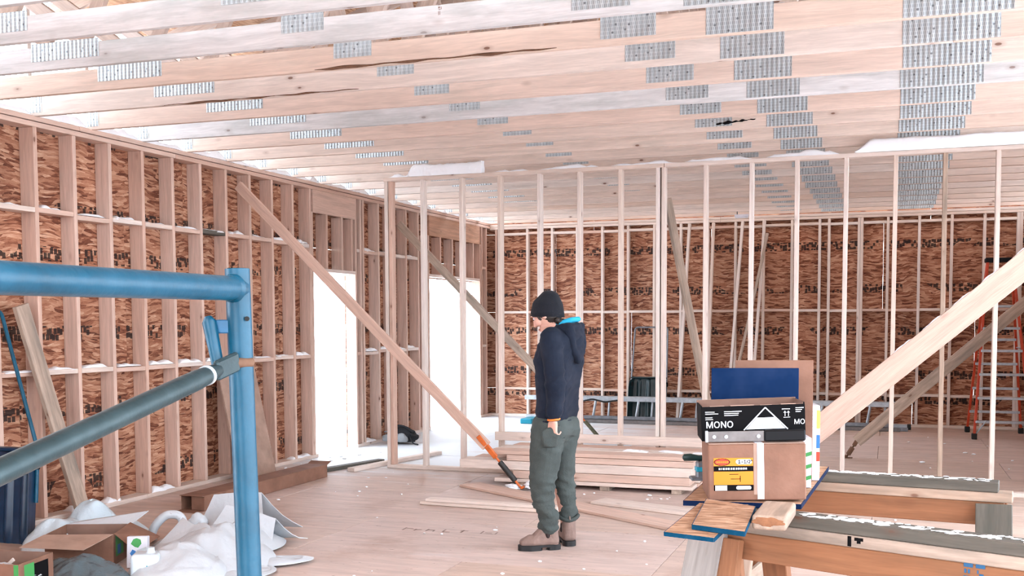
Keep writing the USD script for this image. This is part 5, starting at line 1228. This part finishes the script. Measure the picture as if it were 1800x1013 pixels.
hair = hair.trim_by_plane(tuple(hf*-1.0), float((hf*-1.0) @ H(.040, 0, 0)))
bodypart('hair', folds(tm(hair, .010, 3), .006, 60, 4), 'hair', 'dark hair showing below the beanie')

# --- beanie
bn = m3.Manifold.batch_hull([ell(V(-.026, .005, 1.585), (.110, .098, .060)), ell(V(-.022, .005, 1.625), (.104, .095, .080)), ell(V(-.012, .005, 1.675), (.070, .066, .058)), sph(V(.030, -.004, 1.560), .060)])
pn = V(.02, 0, 1.0); pn /= np.linalg.norm(pn)
bn = bn.trim_by_plane(tuple(map(float, pn)), float(pn @ V(-.03, 0, 1.556)))
t_ = tm(bn, .009, 4)
bodypart('beanie', folds(t_, .004, 12, 6, (1, 1, .5)), 'beanie_knit')

# --- hoodie: trunk and sleeves in one, hood hanging behind, lining at neck and hem
WA = V(.040, .025, .90)
hd = [m3.Manifold.batch_hull([sph(WA+l_*.095+V(0, 0, .01), .098), sph(WA-l_*.095+V(0, 0, .01), .098), sph(V(.045, .03, 1.06)+l_*.085, .106), sph(V(.045, .03, 1.06)-l_*.085, .106)]),
      m3.Manifold.batch_hull([sph(V(.045, .03, 1.06)+l_*.085, .106), sph(V(.045, .03, 1.06)-l_*.085, .106), sph(V(.050, .04, 1.27)+l_*.10+f_*.01, .112), sph(V(.068, .04, 1.27)-l_*.10, .112)]),
      m3.Manifold.batch_hull([sph(V(.050, .04, 1.27)+l_*.10+f_*.01, .112), sph(V(.068, .04, 1.27)-l_*.10, .112), sph(shL+V(.01, 0, -.015), .068), sph(shR+V(-.005, 0, -.015), .068), sph(NECK0-f_*.035+V(0, 0, -.035), .075), sph(SH-f_*.075+V(0, 0, -.04), .07)])]
hd += limb([shL, shL+V(.008, -.035, -.14), elL, elL+V(.002, .012, -.11), wrL+V(.0, 0, .03)], [.075, .068, .060, .056, .049])+limb([shR, elR, wrR+V(0, 0, .03)], [.073, .058, .048])
hoodie = union(hd).trim_by_plane((0., 0., 1.), .868)
t_ = tm(hoodie, .014, 8)
v = np.array(t_.vertices); low = (v[:, 2] > .88)
t2_ = folds(t_.copy(), .012, 7, 11, (1, 1, 1.3)); t3_ = folds(t2_.copy(), .005, 17, 15, (.7, .7, 2.2))
t_.vertices = np.where(low[:, None], np.array(t3_.vertices), v)
v = np.array(t_.vertices); n = np.array(t_.vertex_normals)            # wrinkles at the elbow and above the hem
ph = v[:, 2]*80+10*meshkit.noise(v*6, 61)-v[:, 0]*45
amt = np.exp(-((v[:, 2]-1.10)/.10)**2)*(v[:, 1] < -.06)+.7*np.exp(-((v[:, 2]-.95)/.05)**2)+.5*np.exp(-((v[:, 2]-1.36)/.06)**2)
t_.vertices = v+n*(np.maximum(0, np.sin(ph))**.6*amt*.007*(.3+1.2*meshkit.noise(v*8+4, 63)))[:, None]
hood_ = bodypart('hoodie', t_, 'hoodie_navy')
part(hood_, 'cuff', tm(union(limb([wrL+V(0, 0, .045), wrL+V(0, 0, .008)], [.046, .041])), .014, 2), 'hoodie_navy', M=PT, smooth=60)
part(hood_, 'cuff', tm(union(limb([wrR+V(0, 0, .045), wrR+V(0, 0, .010)], [.044, .040])), .014, 2), 'hoodie_navy', M=PT, smooth=60)
hem = [WA+V(0, 0, -.032)+l_*(.190*math.cos(a))+f_*(.098*math.sin(a)) for a in np.linspace(0, 2*math.pi, 48)]
part(hood_, 'hem', tube(hem, .0085, 8), 'hoodie_navy', M=PT, smooth=60)
hem2 = [WA+V(0, 0, -.047)+l_*(.180*math.cos(a))+f_*(.094*math.sin(a)) for a in np.linspace(0, 2*math.pi, 48)]
part(hood_, 'shirt_hem', tube(hem2, .0085, 8), 'hoodie_lining', M=PT, smooth=60, label='bright blue shirt hem')
# hood: a limp bag of cloth from the collar down the back
B0 = SH-f_*.085
hg = [m3.Manifold.batch_hull([sph(NECK0+l_*.080-f_*.01+V(0, 0, -.012), .026), sph(NECK0-l_*.080-f_*.01+V(0, 0, -.012), .026), sph(B0+l_*.105+V(0, 0, .030), .030), sph(B0-l_*.105+V(0, 0, .040), .032)]),
      m3.Manifold.batch_hull([sph(B0+l_*.105+V(0, 0, .030), .030), sph(B0-l_*.105+V(0, 0, .040), .032), sph(B0+l_*.075-f_*.018+V(0, 0, -.08), .028), sph(B0-l_*.085-f_*.018+V(0, 0, -.06), .030)]),
      m3.Manifold.batch_hull([sph(B0+l_*.075-f_*.018+V(0, 0, -.08), .028), sph(B0-l_*.085-f_*.018+V(0, 0, -.06), .030), sph(B0+l_*.01-f_*.022+V(0, 0, -.185), .020)])]
t_ = folds(tm(union(hg), .012, 6), .020, 13, 19)
part(hood_, 'hood', t_, 'hoodie_navy', M=PT, smooth=60)
t_ = tm(union([m3.Manifold.batch_hull([sph(NECK0+l_*.060-f_*.03+V(0, 0, .020), .022), sph(NECK0-l_*.060-f_*.03+V(0, 0, .020), .022), sph(B0+l_*.065+V(0, 0, .092), .017), sph(B0-l_*.065+V(0, 0, .097), .017)])]), .014, 3)
part(hood_, 'hood_lining', t_, 'hoodie_lining', M=PT, smooth=60, label='bright blue hood lining')
t_ = tm(union([m3.Manifold.batch_hull([sph(NECK0+f_*.065+l_*.035+V(-.005, 0, .005), .018), sph(NECK0+f_*.05-l_*.05, .018), sph(NECK0+l_*.07+V(0, 0, -.01), .022), sph(CH+f_*.10+V(0, 0, .09), .02)])]), .014, 3)
part(hood_, 'collar', t_, 'hoodie_navy', M=PT, smooth=60)

# --- trousers, baggy, bunched at the ankle, back pocket pulled out by the thumb
tr = [m3.Manifold.batch_hull([sph(WA+l_*.088+V(0, 0, -.03), .092), sph(WA-l_*.088+V(0, 0, -.03), .092), sph(hipL+V(-.01, 0, -.06), .116), sph(hipR+V(.01, 0, -.06), .114)]),
      m3.Manifold.batch_hull([sph(hipL+V(-.015, 0, -.08), .116), sph(hipR+V(.012, 0, -.08), .114), sph(V(.02, .03, .73)+l_*.05, .075), sph(V(.035, .03, .73)-l_*.05, .075)])]
tr += limb([hipL+V(-.015, 0, -.06), V(-.045, -.055, .62), kneeL+V(.0, 0, .0), V(-.055, -.06, .33), ankL+V(-.005, 0, .135), ankL+V(-.008, 0, .055)], [.116, .102, .078, .068, .055, .060])
tr += limb([hipR+V(.01, 0, -.06), V(.078, .10, .62), kneeR+V(.022, 0, .0), V(.108, .125, .33), ankR+V(0, 0, .145), ankR+V(0, 0, .095)], [.112, .088, .067, .060, .051, .054])
trousers = union(tr).trim_by_plane((0., 0., -1.), -.905)
t_ = tm(trousers, .013, 8)
v = np.array(t_.vertices)
t2_ = folds(t_.copy(), .012, 8, 23, (1, 1, 1.2)); v2 = np.array(t2_.vertices); t3_ = folds(t2_.copy(), .012, 14, 29, (.6, .6, 2.6)); v3 = np.array(t3_.vertices)
wz = np.clip((.62-v[:, 2])/.25, 0, 1)[:, None]
t_.vertices = v2*(1-wz)+v3*wz
v = np.array(t_.vertices); n = np.array(t_.vertex_normals)            # slanting wrinkles behind the knees, at the ankles and under the seat
ph = v[:, 2]*95+9*meshkit.noise(v*7, 51)+5*v[:, 0]*8
amt = np.exp(-((v[:, 2]-.44)/.10)**2)+1.3*np.exp(-((v[:, 2]-.19)/.09)**2)+.8*np.exp(-((v[:, 2]-.72)/.07)**2)
t_.vertices = v+n*(np.maximum(0, np.sin(ph))**.6*amt*.0075*(.3+1.2*meshkit.noise(v*9+4, 53)))[:, None]
tro = bodypart('trousers', t_, 'trouser_olive')
part(tro, 'cuff', tube([ankR+V(.068*math.cos(a), .066*math.sin(a), .088+.012*math.cos(a*2)) for a in np.linspace(0, 2*math.pi, 30)], .014, 8), 'trouser_olive', M=PT, smooth=60, label='rolled cuff')
PK = wrL+V(-.022, -.030, -.080)
t_ = folds(tm(union([m3.Manifold.batch_hull([sph(PK+V(-.045, .02, -.015), .012), sph(PK+V(.055, .02, .02), .012), sph(PK+V(-.035, .03, -.10), .020), sph(PK+V(.02, .045, -.10), .020)])]), .012, 3), .012, 20, 31)
part(tro, 'pocket', t_, 'trouser_olive', M=PT, smooth=60, label='pocket pulled out by the thumb')
bodypart('wristband', tube([wrL+V(.036*math.cos(a), .036*math.sin(a), -.012+.004*math.cos(a)) for a in np.linspace(0, 2*math.pi, 30)], .0085, 8), 'wristband_orange', 'orange wristband')

# --- boots: suede uppers, elastic gussets, black soles
def boot(a, d, nm):
    d = d/np.linalg.norm(d); s = np.cross([0, 0, 1.0], d)
    P = lambda x, y, z: V(a[0], a[1], 0)+d*x+s*y+V(0, 0, z)
    up = union([m3.Manifold.batch_hull([sph(P(-.045, -.018, .060), .030), sph(P(-.045, .018, .060), .030), sph(P(.0, 0, .165), .047), sph(P(-.018, 0, .165), .045)]),
                m3.Manifold.batch_hull([sph(P(-.045, -.018, .060), .030), sph(P(-.045, .018, .060), .030), sph(P(.035, 0, .110), .044), sph(P(.10, -.022, .058), .032), sph(P(.10, .022, .058), .032)]),
                m3.Manifold.batch_hull([sph(P(.08, -.022, .062), .034), sph(P(.08, .022, .062), .034), sph(P(.165, -.018, .050), .026), sph(P(.165, .014, .050), .026), sph(P(.12, 0, .07), .034)])]).trim_by_plane((0., 0., 1.), .026)
    bt = bodypart('boot', tm(up, .010, 5), 'boot_suede', nm)
    from shapely.geometry import Point, MultiPoint
    from shapely import union_all
    sole = union_all([MultiPoint([(-.045, -.006), (-.045, .006)]).convex_hull.buffer(.036), MultiPoint([(-.05, -.006), (.05, -.008), (.05, .008), (-.05, .006)]).convex_hull.buffer(.034), MultiPoint([(.05, -.01), (.12, -.018), (.12, .018), (.165, .0), (.05, .01)]).convex_hull.buffer(.034)]).buffer(.004)
    sm_ = join(trimesh.creation.extrude_polygon(sole, .014, engine='earcut'), xf(trimesh.creation.extrude_polygon(sole.intersection(Point(-.06, 0).buffer(.075)), .02, engine='earcut'), trs((0, 0, -.018))))
    fr_ = np.eye(4); fr_[:3, 0], fr_[:3, 1], fr_[:3, 2], fr_[:3, 3] = d, s, (0, 0, 1), V(a[0], a[1], .020)
    sm_ = join(xf(trimesh.creation.extrude_polygon(sole, .016, engine='earcut'), trs((0, 0, .0))), xf(trimesh.creation.extrude_polygon(sole.intersection(Point(-.05, 0).buffer(.062)), .019, engine='earcut'), trs((0, 0, -.019))), xf(trimesh.creation.extrude_polygon(sole.intersection(Point(.125, 0).buffer(.085)), .019, engine='earcut'), trs((0, 0, -.019))))
    part(bt, 'sole', sm_, 'boot_sole', M=PT @ fr_)
    for k in (-1, 1):
        g = tm(union([m3.Manifold.batch_hull([sph(P(.022, k*.030, .150), .019), sph(P(-.012, k*.030, .150), .019), sph(P(.008, k*.040, .095), .014)])]), .01, 2)
        part(bt, 'elastic_gusset', g, 'boot_elastic', M=PT, smooth=60)
    part(bt, 'pull_tab', tube([P(-.058, 0, .16), P(-.075, 0, .185), P(-.058, 0, .20)], .006, 8), 'boot_suede', M=PT, smooth=50)
boot(ankL+V(-.012, 0, 0), V(-.98, -.18, 0), 'side-on suede boot'); boot(ankR, V(-.12, .99, 0), 'suede boot seen from behind')
